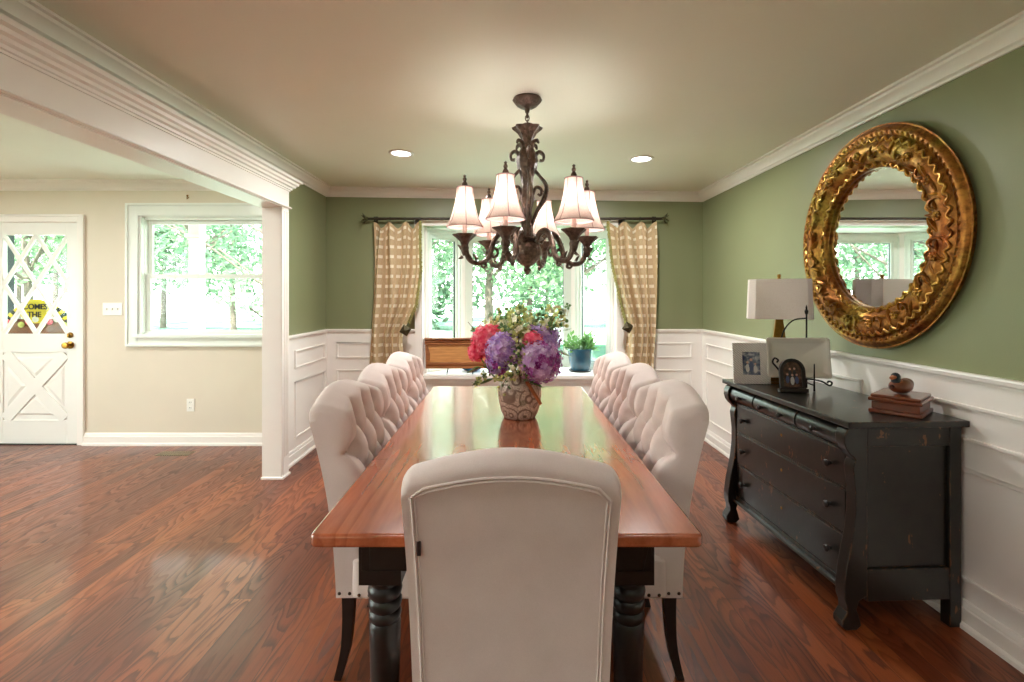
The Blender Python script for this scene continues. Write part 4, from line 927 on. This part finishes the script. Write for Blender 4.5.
for k in range(6):
    a = math.radians(10+60*k); ca, sa = math.cos(a), math.sin(a); R = RZ(a)
    m = MB(); C = [(.070, 1.635), (.090, 1.672), (.125, 1.688), (.160, 1.668), (.185, 1.615), (.200, 1.560), (.235, 1.532), (.275, 1.530), (.305, 1.550), (.318, 1.590)]
    m.tube(arc_pts([(r, 0, z) for r, z in C], 5), [.012, .015, .016, .015, .014, .014, .013, .012, .012, .014], 8, mat=R)
    C = [(.196, 1.575), (.170, 1.560), (.155, 1.585), (.170, 1.606), (.184, 1.592)]
    m.tube(arc_pts([(r, 0, z) for r, z in C], 5), [.010, .008, .007, .005], 7, mat=R)
    C = [(.225, 1.535), (.215, 1.515), (.230, 1.508), (.242, 1.518)]
    m.tube(arc_pts([(r, 0, z) for r, z in C], 4), [.009, .007, .006], 6, mat=R)
    for (r0, z0, dz) in ((.262, 1.545, .03), (.292, 1.545, .035), (.34, 1.60, .02), (.335, 1.56, -.01)): m.tube([(r0, 0, z0), (r0+.010, 0, z0+dz*.6), (r0+.022, 0, z0+dz)], [.009, .007, .002], 6, mat=R)
    ar = m.build('arm', 'bronze', cd)
    m = MB(); m.lathe([(.010, 1.565), (.018, 1.585), (.022, 1.605), (.018, 1.620), (.024, 1.636), (.040, 1.655), (.056, 1.668), (.058, 1.674), (.040, 1.672), (.012, 1.668), (0, 1.668)], 24, mat=R @ TR(RA, 0, 0), mod=lambda b, j: 1+.10*math.cos(6*b)*(j in (5, 6, 7))); m.build('bobeche', 'bronze', ar)
    m = MB(); m.lathe([(.0115, 1.667), (.0115, 1.745), (0, 1.746)], 14, mat=R @ TR(RA, 0, 0)); m.build('candle_sleeve', 'candle', ar)
    m = MB(); m.lathe([(0, 1.744), (.007, 1.748), (.013, 1.770), (.012, 1.785), (.005, 1.805), (0, 1.812)], 14, mat=R @ TR(RA, 0, 0)); m.build('bulb', 'bulb', ar)
    zs = 1.712; m = MB()
    m.lathe([(r, z+zs) for r, z in bell[::-1]]+[(r*.965, z+zs) for r, z in bell], 48, mat=R @ TR(RA, 0, 0), mod=lambda b, j: 1+.02*abs(math.cos(3*b))); m.f = [f for f in m.f if len(f) == 4]; m.mi = [0]*len(m.f)
    for j in range(6):
        b = PI*j/3+PI/6; m.tube([((r*1.005)*math.cos(b)+RA, (r*1.005)*math.sin(b), z+zs) for r, z in bell], .0022, 5, mi=1, mat=R)
    for rr, zz in ((.0905, 0), (.0415, .2)): m.tube([(rr*math.cos(b)+RA, rr*math.sin(b), zz+zs) for b in [i*2*PI/36 for i in range(36)]], .003, 6, mi=1, mat=R, closed=True)
    sh = m.build('lamp_shade', ['shade', 'shade_rib'], cd, smooth=40)
    m = MB(); m.lathe([(0, 1.905), (.012, 1.908), (.016, 1.918), (.014, 1.932), (.007, 1.944), (.011, 1.952), (.009, 1.960), (.005, 1.964), (.008, 1.972), (0, 1.980)], 14, mat=R @ TR(RA, 0, 0))
    m.tube([(RA, 0, 1.81), (RA, 0, 1.91)], .002, 5, mat=R)
    for b in (0, 2*PI/3, 4*PI/3): m.tube([(RA, 0, 1.908), (RA+.042*math.cos(b), .042*math.sin(b), 1.911)], .0015, 5, mat=R)
    m.build('finial', 'bronze', sh)
    l = bpy.data.lights.new('shade_lamp', 'POINT'); l.energy = 3.0; l.shadow_soft_size = .035; l.color = (1, .95, .91)
    lo = bpy.data.objects.new('shade_lamp', l); COL.objects.link(lo); lo.parent = cd; lo.location = (RA*ca, RA*sa, 1.825)

# ------------------------------------------------------------------ curtains
YC = 4.665
def interp(tab, z):
    if z >= tab[0][0]: return tab[0][1]
    for (z0, a), (z1, b) in zip(tab, tab[1:]):
        if z >= z1: t = (z0-z)/(z0-z1); return a+(b-a)*t
    return tab[-1][1]
def cpx(px, py): s = F/YC; return ((CAMZ-(py-CY)/s), (px-CX)/s)
def curtain(name, label, ledge, redge, inner_right, nf, medal, yo=0):
    t = thing(name, label, 'curtain', (0, YC, 0), 0, 'curtain panels at the bay window')
    Lt = [cpx(*p) for p in ledge]; Rt = [cpx(*p) for p in redge]; zt = 2.068
    Lt += [(.02, Lt[-1][1]-.01)]; Rt += [(.02, Rt[-1][1]+.01)]
    nu, nv = 91, 80; m = MB(); uv = []
    def fn(u, v):
        z = zt+(.02-zt)*v; a, b = interp(Lt, z), interp(Rt, z)
        sag = .062*(1-abs(math.cos(PI*u*3))**1.5)*max(0, 1-v*9)
        ph = u*nf*2*PI+1.3*math.sin(v*4+u*5)
        amp = (.040+.016*math.sin(u*7))*(.55+.45*min(1, v*5))
        x = a+(b-a)*u+.008*math.sin(ph*.5+v*6)
        return (x, amp*math.sin(ph)+.006*math.sin(ph*2.3+v*5)-.012, z-sag)
    m.grid(fn, nu, nv)
    m.uv = [((i/(nu-1))*8.5, (j/(nv-1))*22) for j in range(nv) for i in range(nu)]
    m.build('panel', 'curtain', t, smooth=70, merge=False)
    m = MB(); rd = random.Random(5)
    u = 1 if inner_right else 0
    for k in range(70):
        v = k/70*.47; p = Vector(fn(u, v)); sgn = 1 if inner_right else -1
        m.ball((p.x+sgn*.004, p.y-.008, p.z), (.013, .010, .009), 6); m.tube([(p.x+sgn*.008, p.y-.008, p.z), (p.x+sgn*rd.uniform(.012, .022), p.y-.01, p.z-.018)], [.004, .006], 5)
    m.build('fringe', 'fringe', t)
    z, x = cpx(*medal); s = .058; m = MB()
    v = [(x+s*math.cos(a), -.058, z+s*math.sin(a)) for a in [.25+i*PI/2 for i in range(4)]]+[(x, -.090, z)]+[(x+s*math.cos(a), -.050, z+s*math.sin(a)) for a in [.25+i*PI/2 for i in range(4)]]
    m.add(v, [(0, 1, 4), (1, 2, 4), (2, 3, 4), (3, 0, 4), (0, 1, 6, 5), (1, 2, 7, 6), (2, 3, 8, 7), (3, 0, 5, 8), (5, 6, 7, 8)])
    m.tube([(x, -.052, z), (x, .06, z)], .008, 8); m.build('holdback_medallion', 'medal', t, smooth=0)
    return t
cl = curtain('curtain', 'tan curtain panel with cream squares on the side nearer the opening',
        [(374, 222), (373, 300), (370, 366)], [(421, 222), (420, 270), (415, 305), (405, 328), (402, 340), (405, 366)], True, 4.0, (406.5, 330))
cr = curtain('curtain', 'tan curtain panel with cream squares on the mirror-wall side',
        [(608, 224), (612, 262), (620, 296), (628, 326), (627, 345), (624, 366)], [(656, 222), (656, 300), (655, 366)], False, 4.0, (626.5, 327))
t = thing('curtain_rod', 'dark metal curtain rod with leafy finials above the bay window', 'curtain rod', (0, YC, 2.10))
x0, x1 = (368-CX)*YC/F, (662-CX)*YC/F
m = MB(); m.tube([(x0, 0, 0), (x1, 0, 0)], .0125, 12); m.build('rod', 'rod', t)
for s, x in ((-1, x0), (1, x1)):
    m = MB(); m.ball((x+s*.015, 0, 0), (.025, .02, .02), 10)
    for k in range(7):
        a = k*2*PI/7
        m.add([(x+s*.01, 0, 0), (x+s*.03, .030*math.cos(a)-.012*math.sin(a), .030*math.sin(a)+.012*math.cos(a)), (x+s*.052, .058*math.cos(a), .058*math.sin(a)), (x+s*.03, .030*math.cos(a)+.012*math.sin(a), .030*math.sin(a)-.012*math.cos(a)), (x+s*.045, .030*math.cos(a), .030*math.sin(a))], [(0, 1, 4), (1, 2, 4), (2, 3, 4), (3, 0, 4), (0, 3, 2, 1)])
    m.build('finial', 'finial', t, smooth=0)
    m = MB(); m.tube([(x-s*.05, .0, 0), (x-s*.05, YF-YC, 0)], .008, 8); m.box(x-s*.05-.02, x-s*.05+.02, YF-YC-.006, YF-YC, -.035, .035); m.build('bracket', 'rod', t)
for a, b in ((375, 420), (610, 655)):
    for k in range(4):
        x = (a+(b-a)*k/3-CX)*YC/F; m = MB(); m.tube([(x, .017*math.cos(q), .017*math.sin(q)) for q in [i*2*PI/16 for i in range(16)]], .003, 6, closed=True); m.tube([(x, 0, -.016), (x, -.006, -.030)], .002, 5); m.build('ring', 'rod', t)

# ------------------------------------------------------------------ things on the bay sill
YW = 4.84; t = thing('wooden_panel', 'carved golden wood drawer-front panel on black scroll feet, on the bay sill', 'panel', (-.345, YW, .60))
hw_ = .472
m = MB(); m.box(-hw_+.02, hw_-.02, -.012, .012, .09, .32); m.build('centre_board', 'benchwood', t, smooth=0, bevel=.004)
pr_ = [(.02, .285), (-.030, .285), (-.036, .292), (-.018, .305), (-.030, .318), (-.020, .332), (-.045, .340), (-.045, .352), (.02, .352)]
m = MB(); m.prism(pr_, 'x', -hw_, hw_); m.build('top_moulding', 'bencht', t, smooth=30)
pr_ = [(.02, .055), (-.045, .055), (-.045, .066), (-.022, .078), (-.032, .092), (-.034, .104), (-.018, .112), (.02, .112)]
m = MB(); m.prism(pr_, 'x', -hw_+.01, hw_-.01); m.build('bottom_moulding', 'bencht', t, smooth=30)
m = MB()
for s in (-1, 1): m.prism([(s*(hw_-.015), .10), (s*(hw_-.045), .13), (s*(hw_-.05), .20), (s*(hw_-.03), .27), (s*(hw_-.01), .29), (s*(hw_-.004), .28), (s*(hw_-.01), .10)], 'y', -.03, .014)
m.build('end_block', 'bencht', t, smooth=0)
for x in (-.25, .0, .25):
    m = MB(); m.tube(arc_pts([(x, .03, .30), (x, .02, .055), (x, -.03, .012), (x, -.055, .006), (x+.0, -.070, .020), (x, -.058, .036), (x, -.046, .026)]), .005, 7); m.build('scroll_foot', 'iron', t)
t = thing('glass_dish', 'cobalt blue glass dish behind the wooden panel on the bay sill', 'dish', (-.37, 5.02, .60))
m = MB(); m.lathe([(0, 0), (.06, 0), (.10, .02), (.135, .055), (.13, .058), (.095, .026), (.05, .010), (0, .010)], 32); m.build('bowl', 'bluedish', t)

t = thing('potted_plant', 'leafy green houseplant in a blue glazed pot on the bay sill', 'plant', (.735, 5.00, .60))
m = MB(); m.lathe([(0, .012), (.092, .012), (.096, .018), (.112, .10), (.126, .20), (.130, .218), (.128, .232), (.118, .232), (.114, .21), (.10, .19), (0, .19)], 40, mod=lambda a, k: 1); m.build('pot', 'pot', t, smooth=50)
m = MB(); m.lathe([(0, 0), (.105, 0), (.118, .014), (.112, .016), (.10, .008), (0, .008)], 32); m.build('saucer', 'black', t)
m = MB(); m.lathe([(0, .205), (.114, .200)], 24); m.f = [f for f in m.f if len(f) == 4]; m.mi = [0]*len(m.f); m.build('soil', 'soil', t)
m = MB(); rd = random.Random(21); sm_ = MB()
for k in range(74):
    a = rd.uniform(0, 2*PI); L_ = rd.uniform(.11, .20); out = rd.uniform(.2, 1.0); d = Vector((math.cos(a)*out, math.sin(a)*out*.8, 1.05-out*.7)).normalized()
    b0 = Vector((math.cos(a)*.04, math.sin(a)*.04, .20)); tip = b0+d*L_-Vector((0, 0, .03*out)); sm_.tube([b0, (b0+tip)/2+Vector((0, 0, .012)), tip], .0018, 4)
    for q in range(4):
        p = b0.lerp(tip, .45+.18*q); dd = (d+Vector((rd.gauss(0, .6), rd.gauss(0, .6), rd.gauss(0, .4)))).normalized(); sdv = dd.cross(Vector((rd.gauss(0, .3), rd.gauss(0, .3), 1))).normalized(); S = rd.uniform(.045, .075)
        m.add([p, p+dd*S*.5-sdv*S*.25, p+dd*S, p+dd*S*.5+sdv*S*.25], [(0, 1, 2, 3)])
m.build('foliage', 'potleaf', t, smooth=0, merge=False); sm_.build('stems', 'leaf', t)

# ------------------------------------------------------------------ mirror on the right wall
MY, MZ, RO, RI = 2.512, 1.655, .540, .356
mr = thing('round_mirror', 'large round mirror in a carved antique gold frame on the green wall', 'mirror', (XR, MY, MZ))
MR = Matrix(((0, 0, -1, 0), (1, 0, 0, 0), (0, -1, 0, 0), (0, 0, 0, 1)))   # lathe axis z -> -x (out of the wall)
prof = [(RI+.005, .004), (RI-.004, .018), (RI-.002, .034), (RI+.010, .044), (RI+.022, .040), (RI+.030, .048), (RI+.055, .066), (RI+.085, .076), (RI+.115, .074), (RI+.140, .060), (RI+.150, .052), (RI+.160, .056), (RI+.176, .060), (RI+.190, .050), (RI+.198, .040), (RI+.206, .040), (RO, .026), (RO, .004)]
m = MB(); m.lathe(prof, 128, mat=MR, mod=lambda a, k: 1+.0); m.f = [f for f in m.f if len(f) == 4]; m.mi = [0]*len(m.f); m.build('frame', 'gold', mr, smooth=50)
m = MB(); m.lathe([(RI+.004, .010), (.0, .010)], 96, mat=MR); m.f = [f for f in m.f if len(f) == 4]; m.mi = [0]*len(m.f); m.build('mirror_glass', 'mirror', mr, smooth=0)
def ringpt(a, r, h): return MR @ Vector((r*math.cos(a), r*math.sin(a), h))
# zigzag ribbons
for (r, h, n, amp, rad, mt) in ((RI+.012, .046, 44, .009, .0065, 'goldhi'), (RI+.132, .070, 60, .010, .0065, 'goldhi')):
    m = MB(); N = n*6; m.tube([ringpt(2*PI*i/N, r+amp*math.sin(2*PI*i*n/N), h+.003*math.cos(2*PI*i*n/N)) for i in range(N)], rad, 6, closed=True); m.build('wave_ribbon', mt, mr)
m = MB()
for i in range(96):
    a = 2*PI*i/96; m.tube([ringpt(a-.018, RI+.150, .050), ringpt(a, RI+.164, .057), ringpt(a+.026, RI+.178, .045)], [.004, .008, .004], 6)
m.build('rope_bead', 'gold', mr)
m = MB(); N = 240; m.tube([ringpt(2*PI*i/N, RO-.004, .030) for i in range(N)], .009, 8, closed=True); m.build('outer_rim', 'gold', mr)
m = MB(); m2 = MB(); rd = random.Random(4)
for i in range(60):   # carved leaves laid along the broad band
    a = 2*PI*i/60+rd.uniform(-.02, .02); r = RI+.078+rd.uniform(-.03, .03); ln = rd.uniform(.030, .050); wd = ln*rd.uniform(.28, .42); an = rd.uniform(-.9, .9)+PI/2*(i % 2)*.4
    tgt = m2 if i % 3 == 0 else m
    loc = MR @ TR(r*math.cos(a), r*math.sin(a), .068+rd.uniform(-.004, .006)) @ RZ(a+PI/2+an)
    v = []; f = []; S = 7
    for s_ in range(S+1):
        u = s_/S; w2 = wd*math.sin(PI*min(1, u*.95+.03))**.8; h = .012*math.sin(PI*u)+.004
        v += [((u-.5)*2*ln, -w2, -.004), ((u-.5)*2*ln, -w2*.45, h*.9), ((u-.5)*2*ln, 0, h*.55), ((u-.5)*2*ln, w2*.45, h*.9), ((u-.5)*2*ln, w2, -.004)]
    for s_ in range(S):
        for q in range(4): f.append((s_*5+q, s_*5+q+1, s_*5+6+q, s_*5+5+q))
    if tgt is m2: mz = MB(); mz.add(v, f, 0, loc); mz.build('carved_leaf', 'goldhi', mr, smooth=60)
    else: tgt.add(v, f, 0, loc)
for i in range(16):   # rosettes and scroll curls
    a = 2*PI*i/16+.1; r = RI+.08; c = (r*math.cos(a), r*math.sin(a), .074)
    mq = MB()
    for q in range(6):
        b = q*PI/3; mq.ball((.014*math.cos(b), .014*math.sin(b), .004), (.009, .009, .007), 7, mat=MR @ TR(*c))
    mq.ball((0, 0, .008), .008, 8, mat=MR @ TR(*c)); mq.build('carved_rosette', 'goldhi', mr, smooth=60)
    m.tube([MR @ Vector(((r+.030*math.cos(q))*math.cos(a+.13+.05*math.sin(q)), (r+.030*math.cos(q))*math.sin(a+.13+.05*math.sin(q)), .072+.006*math.sin(q*.5))) for q in [j*.5 for j in range(10)]], [.004, .008, .005], 6)
m.build('carved_leaves', 'gold', mr, smooth=60)

# ------------------------------------------------------------------ dresser (local x: depth to the wall, local y: along the wall)
DW, DD = 1.054, .510
dr = thing('dresser', 'distressed black empire chest of drawers against the white wainscot', 'dresser', (1.367, 1.964, 0), math.radians(2.66))
MB().box(0, DD, 0, DW, .826, .852).build('top', 'dresser', dr, smooth=0, bevel=.004)
pil = [(.095, .826), (.030, .826), (.010, .815), (.000, .795), (-.002, .765), (.006, .738), (.022, .716), (.040, .702), (.046, .690), (.040, .676), (.036, .655), (.040, .62), (.046, .56), (.046, .48), (.038, .40), (.022, .32), (.008, .25), (-.001, .18), (.000, .13), (.010, .10), (.012, .075), (.002, .060), (-.010, .040), (-.010, .018), (.004, .002), (.050, .002), (.070, .02), (.062, .05), (.050, .085), (.060, .12), (.095, .14)]
for a, b in ((.022, .078), (DW-.078, DW-.022)):
    m = MB(); m.prism(pil, 'y', a, b); m.build('pilaster', 'dresser', dr, smooth=30, bevel=.003)
for a in (.022, DW-.022-.045):
    m = MB(); m.box(DD-.065, DD-.015, a, a+.045, 0, .826); m.build('leg', 'dresser', dr, smooth=0, bevel=.003)
for a, s in ((.022, 1), (DW-.022, -1)):
    m = MB(); ys = sorted((a+s*.002, a+s*.030))
    m.box(.095, DD-.065, ys[0], ys[1], .745, .826); m.box(.095, DD-.065, ys[0], ys[1], .115, .245)
    yp = sorted((a+s*.016, a+s*.026)); m.box(.095, DD-.065, yp[0], yp[1], .245, .745); m.build('side_panel', 'dresser', dr, smooth=0, bevel=.003)
m = MB(); m.box(.066, DD-.02, .05, DW-.05, .15, .826); m.build('carcass', 'dresser', dr, smooth=0)
m = MB(); m.box(.046, .070, .078, DW-.078, .135, .168); m.box(.050, .068, .078, DW-.078, .355, .363); m.box(.050, .068, .078, DW-.078, .546, .554); m.box(.044, .068, .078, DW-.078, .712, .722)
m.prism([(.046, .150), (.030, .146), (.026, .135), (.034, .126), (.05, .126)], 'y', .078, DW-.078)
m.build('drawer_rail', 'dresser', dr, smooth=0, bevel=.002)
def knob(x, y, z, par, r=.016):
    k_ = MB(); k_.lathe([(.008, 0), (.006, .010), (r*.8, .016), (r, .024), (r*.7, .031), (0, .033)], 16, mat=TR(x, y, z) @ Matrix.Rotation(-PI/2, 4, 'Y')); k_.build('knob', 'black', par)
for z0, z1 in ((.172, .352), (.366, .543), (.557, .709)):
    m = MB(); m.box(.048, .066, .084, DW-.084, z0, z1); d_ = m.build('drawer', 'dresser', dr, smooth=0, bevel=.003)
    zc_ = (z0+z1)/2
    for yy in (.17, DW-.17): knob(.049, yy, zc_, d_)
    m = MB(); m.lathe([(0, 0), (.008, 0), (.006, .002), (0, .002)], 12, mat=TR(.048, DW/2, zc_+.02) @ Matrix.Rotation(-PI/2, 4, 'Y')); m.build('keyhole', 'brass', d_)
for y0, y1, kn in ((.082, .352, (.217,)), (.366, .720, (.46, .63)), (.734, DW-.082, (.85,))):
    m = MB(); m.prism([(.068, .726), (.044, .727), (.022, .737), (.010, .755), (.008, .775), (.014, .797), (.028, .812), (.046, .820), (.068, .820)], 'y', y0, y1); d_ = m.build('drawer', 'dresser', dr, smooth=40, bevel=.0)
    for yy in kn: knob(.012, yy, .770, d_, .013)

ZT = .853
# lamp
t = thing('table_lamp', 'table lamp with white boxy shade and brass wedge base behind the platter', 'lamp', ((779-CX)*2.86/F, 2.86, ZT))
MB().box(-.075, .075, -.05, .05, 0, .012).build('foot', 'brass', t, smooth=0, bevel=.002)
m = MB(); v = [(-.062, -.035, .012), (.062, -.035, .012), (.062, .035, .012), (-.062, .035, .012), (-.016, -.014, .40), (.016, -.014, .40), (.016, .014, .40), (-.016, .014, .40)]
m.add(v, [(0, 1, 2, 3), (4, 5, 6, 7), (0, 1, 5, 4), (1, 2, 6, 5), (2, 3, 7, 6), (3, 0, 4, 7)]); m.tube([(0, 0, .40), (0, 0, .615)], .006, 8); m.build('base', 'brass', t, smooth=0, bevel=.002)
m = MB(); oct_ = [(-.168, -.045), (-.135, -.088), (.135, -.088), (.168, -.045), (.168, .045), (.135, .088), (-.135, .088), (-.168, .045)]
def ring(z, k): return [(x*k, y*k, z) for x, y in oct_]
v = ring(.375, 1)+ring(.605, .95)+ring(.375, .975)+ring(.605, .925); f = []
for i in range(8):
    j = (i+1) % 8; f += [(i, j, 8+j, 8+i), (16+j, 16+i, 24+i, 24+j), (i, 16+i, 16+j, j), (8+i, 8+j, 24+j, 24+i)]
m.add(v, f); m.build('lamp_shade', 'shade_w', t, smooth=0); t.rotation_euler = (0, 0, -.36)
m = MB(); m.lathe([(0, .605), (.012, .607), (.008, .615), (.011, .625), (.008, .634), (0, .636)], 14); m.tube([(-.14, 0, .604), (.14, 0, .604)], .002, 5); m.build('finial', 'brass', t)

# white basket-weave photo frame
def figures(m, spots):
    for x, z, h, c in spots:
        m.prism([(x+.18*h*math.cos(a), z+.5*h*math.sin(a)*.8) for a in [i*2*PI/12 for i in range(12)]], 'y', -.0012, 0, mi=c)
        m.prism([(x+.11*h*math.cos(a), z+.55*h+.12*h*math.sin(a)) for a in [i*2*PI/10 for i in range(10)]], 'y', -.0016, 0, mi=0)
def leaned(t, ang): return Matrix.Rotation(-ang, 4, 'X')
t = thing('photo_frame', 'white woven rectangular photo frame standing at the far end of the dresser', 'photo frame', ((752-CX)*2.83/F, 2.83, ZT), -.18)
LM = leaned(t, .16)
m = MB(); frame_xz(m, -.100, .100, .0, .235, .052, -.010, .010, mat=LM); m.build('frame', 'weave', t, smooth=0, bevel=.003)
m = MB(); m.box(-.052, .052, -.001, .004, .048, .187, mi=4, mat=LM); mm = MB(); figures(mm, ((-.02, .09, .06, 1), (.0, .10, .07, 2), (.022, .085, .055, 1))); m.add([tuple(LM @ Vector((x, y-.0015, z))) for x, y, z in mm.v], mm.f); m.mi[-len(mm.f):] = mm.mi
m.build('photograph', ['skin', 'clw', 'clb', 'clk', 'photo_a'], t, smooth=0)
m = MB(); m.box(-.02, .02, .0, .004, .001, .19, mat=TR(0, .066, 0) @ Matrix.Rotation(.18, 4, 'X')); m.build('easel_back', 'dark', t, smooth=0)
# black arched frame
t = thing('photo_frame', 'small black arched photo frame with a family portrait on the dresser', 'photo frame', ((793-CX)*2.58/F, 2.58, ZT), -.12)
LM = leaned(t, .14)
def arch(w_, z0, h, n=12): return [(-w_, z0), (w_, z0)]+[(w_*math.cos(a), z0+h-w_+w_*math.sin(a)) for a in [i*PI/n for i in range(n+1)]]
def archring(m, w1, za, h1, w2, zb, h2, y0, y1, mat):
    A, B = arch(w1, za, h1), arch(w2, zb, h2); n = len(A)
    for yy in (y0, y1): pass
    v = [(p[0], y0, p[1]) for p in A]+[(p[0], y0, p[1]) for p in B]+[(p[0], y1, p[1]) for p in A]+[(p[0], y1, p[1]) for p in B]; f = []
    for i in range(n):
        j = (i+1) % n; f += [(i, j, n+j, n+i), (2*n+j, 2*n+i, 3*n+i, 3*n+j), (i, 2*n+i, 2*n+j, j), (n+i, n+j, 3*n+j, 3*n+i)]
    m.add(v, f, 0, mat)
m = MB(); archring(m, .064, .012, .165, .046, .028, .133, -.012, .008, LM); m.box(-.072, .072, -.018, .012, 0, .020, mat=LM); m.box(-.058, .058, -.015, .010, .020, .028, mat=LM); m.build('frame', 'black', t, smooth=0, bevel=.002)
m = MB(); m.prism(arch(.047, .027, .135), 'y', -.002, .004, mi=4, mat=LM); mm = MB(); figures(mm, ((-.024, .066, .05, 2), (.0, .060, .055, 1), (.022, .064, .05, 2), (-.010, .094, .05, 3), (.012, .096, .05, 3))); m.add([tuple(LM @ Vector((x, y-.0025, z))) for x, y, z in mm.v], mm.f); m.mi[-len(mm.f):] = mm.mi
m.build('photograph', ['skin', 'clw', 'clb', 'clk', 'photo_b'], t, smooth=0)
m = MB(); m.box(-.015, .015, .0, .004, .001, .12, mat=TR(0, .040, 0) @ Matrix.Rotation(.2, 4, 'X')); m.build('easel_back', 'black', t, smooth=0)
# iron easel and the scalloped platter on it
EX, EY = (800-CX)*2.66/F, 2.67
t = thing('plate_easel', 'black wrought-iron scroll easel holding the white platter', 'easel', (EX, EY, ZT), -.15)
m = MB()
for s in (-1, 1): m.tube(arc_pts([(s*.045, .075, .004), (s*.03, .06, .09), (s*.012, .055, .16), (0, .052, .20)]), .004, 7)
m.tube(arc_pts([(.060, .05, .0), (.060, .052, .30), (.060, .052, .405)]), .0045, 7); m.lathe([(0, .40), (.008, .41), (.010, .425), (.004, .435), (.005, .445), (0, .46)], 10, mat=TR(.060, .052, 0)); m.build('back_post', 'iron', t)
m = MB(); m.tube(arc_pts([(-.075, .05, .22), (-.06, .05, .31), (-.01, .05, .372), (.060, .05, .385)]), .0042, 7); m.build('arch_scroll', 'iron', t)
m = MB()
for s in (-1, 1):
    m.tube(arc_pts([(0, -.03, .060), (s*.05, -.03, .060), (s*.10, -.035, .050), (s*.135, -.04, .030), (s*.145, -.045, .045), (s*.130, -.045, .054), (s*.122, -.045, .044)] if s > 0 else
           [(0, -.03, .060), (-.05, -.03, .060), (-.095, -.035, .085), (-.130, -.04, .125), (-.150, -.045, .150), (-.140, -.045, .172), (-.122, -.045, .162), (-.13, -.045, .148)]), .0048, 7)
m.tube([(.058, -.045, .0), (.058, -.045, .145)], [.005, .005, .003], 7); m.tube([(.058, -.045, .03), (.058, .05, .03)], .004, 6); m.tube([(-.05, -.04, .0), (-.05, -.03, .06)], .004, 6); m.tube([(-.05, -.035, .03), (-.04, .07, .03)], .004, 6)
m.build('front_scroll', 'iron', t)
t = thing('scalloped_platter', 'white rectangular platter with a scalloped rim propped on the easel', 'platter', (EX, EY, ZT+.055), -.15)
m = MB(); LM = TR(0, -.004, 0) @ Matrix.Rotation(-.15, 4, 'X') @ TR(0, 0, .115)
def rimp(k, N, kx_, kz_, y, sc2=0):
    a = 2*PI*k/N; c, s = math.cos(a), math.sin(a); e = .10; X = math.copysign(abs(c)**e, c)*kx_; Z = math.copysign(abs(s)**e, s)*kz_
    w2 = 1+sc2*abs(math.sin(a*8)); return tuple(LM @ Vector((X*w2, y, Z*w2)))
N = 96; rings_ = [(.165, .112, -.012, .02), (.158, .105, -.014, .012), (.140, .088, -.002, 0), (.125, .076, .006, 0), (.0, .0, .006, 0), (.0, .0, .012, 0), (.130, .08, .012, 0), (.165, .112, -.007, .02)]
v = []; f = []
for (a_, b_, y_, s_) in rings_: v += [rimp(k, N, a_*.97, b_*.97, y_, s_) for k in range(N)]
R_ = len(rings_)
for r_ in range(R_):
    for k in range(N): k2 = (k+1) % N; r2 = (r_+1) % R_; f.append((r_*N+k, r_*N+k2, r2*N+k2, r2*N+k))
m.add(v, f); m.build('plate', 'whitecer', t, smooth=50)
# wooden box and duck
BXC = (1.722, 2.148)
t = thing('keepsake_box', 'reddish wooden lidded box near the close end of the dresser', 'box', (BXC[0], BXC[1], ZT), math.radians(40))
m = MB(); m.box(-.112, .112, -.092, .092, 0, .016); m.box(-.103, .103, -.083, .083, .016, .050); m.build('body', 'boxwood', t, smooth=0, bevel=.004)
m = MB(); m.box(-.114, .114, -.094, .094, .051, .066); m.box(-.106, .106, -.086, .086, .066, .080); m.build('lid', 'boxwood', t, smooth=0, bevel=.005)
t = thing('duck_figurine', 'small carved wooden duck with a dark head sitting on the keepsake box', 'duck', (BXC[0], BXC[1]-.005, ZT+.080), math.radians(200)); t.scale = (1.0, 1.2, 1.2)
m = MB()
def duck(u, v):
    a = 2*PI*v; x = -.062+.124*u; r = math.sin(PI*min(1, max(0, u*.94+.03)))**.55; w2 = .034*r*(1-.25*(1-u)**2); h = .027*r; zc2 = .027+.010*(1-u)**2*(1 if u < .3 else .3)
    return (x, w2*math.cos(a), max(0, zc2+h*math.sin(a)))
m.grid(duck, 20, 21); m.build('body', 'boxwood', t, smooth=80)
m = MB(); m.tube(arc_pts([(.030, 0, .036), (.038, 0, .048), (.038, 0, .058)]), [.018, .015, .015], 12); m.ball((.040, 0, .063), (.019, .015, .015), 14); hd = m.build('head', 'shutter', t)
m = MB(); m.tube([(.052, 0, .063), (.062, 0, .060), (.069, 0, .059)], [.008, .007, .005], 8, flat=1.4); m.build('bill', 'dwood', hd)
m = MB(); m.tube([(.028, 0, .040), (.037, 0, .048)], [.0195, .0165], 14); m.build('breast_band', 'dwood', t)
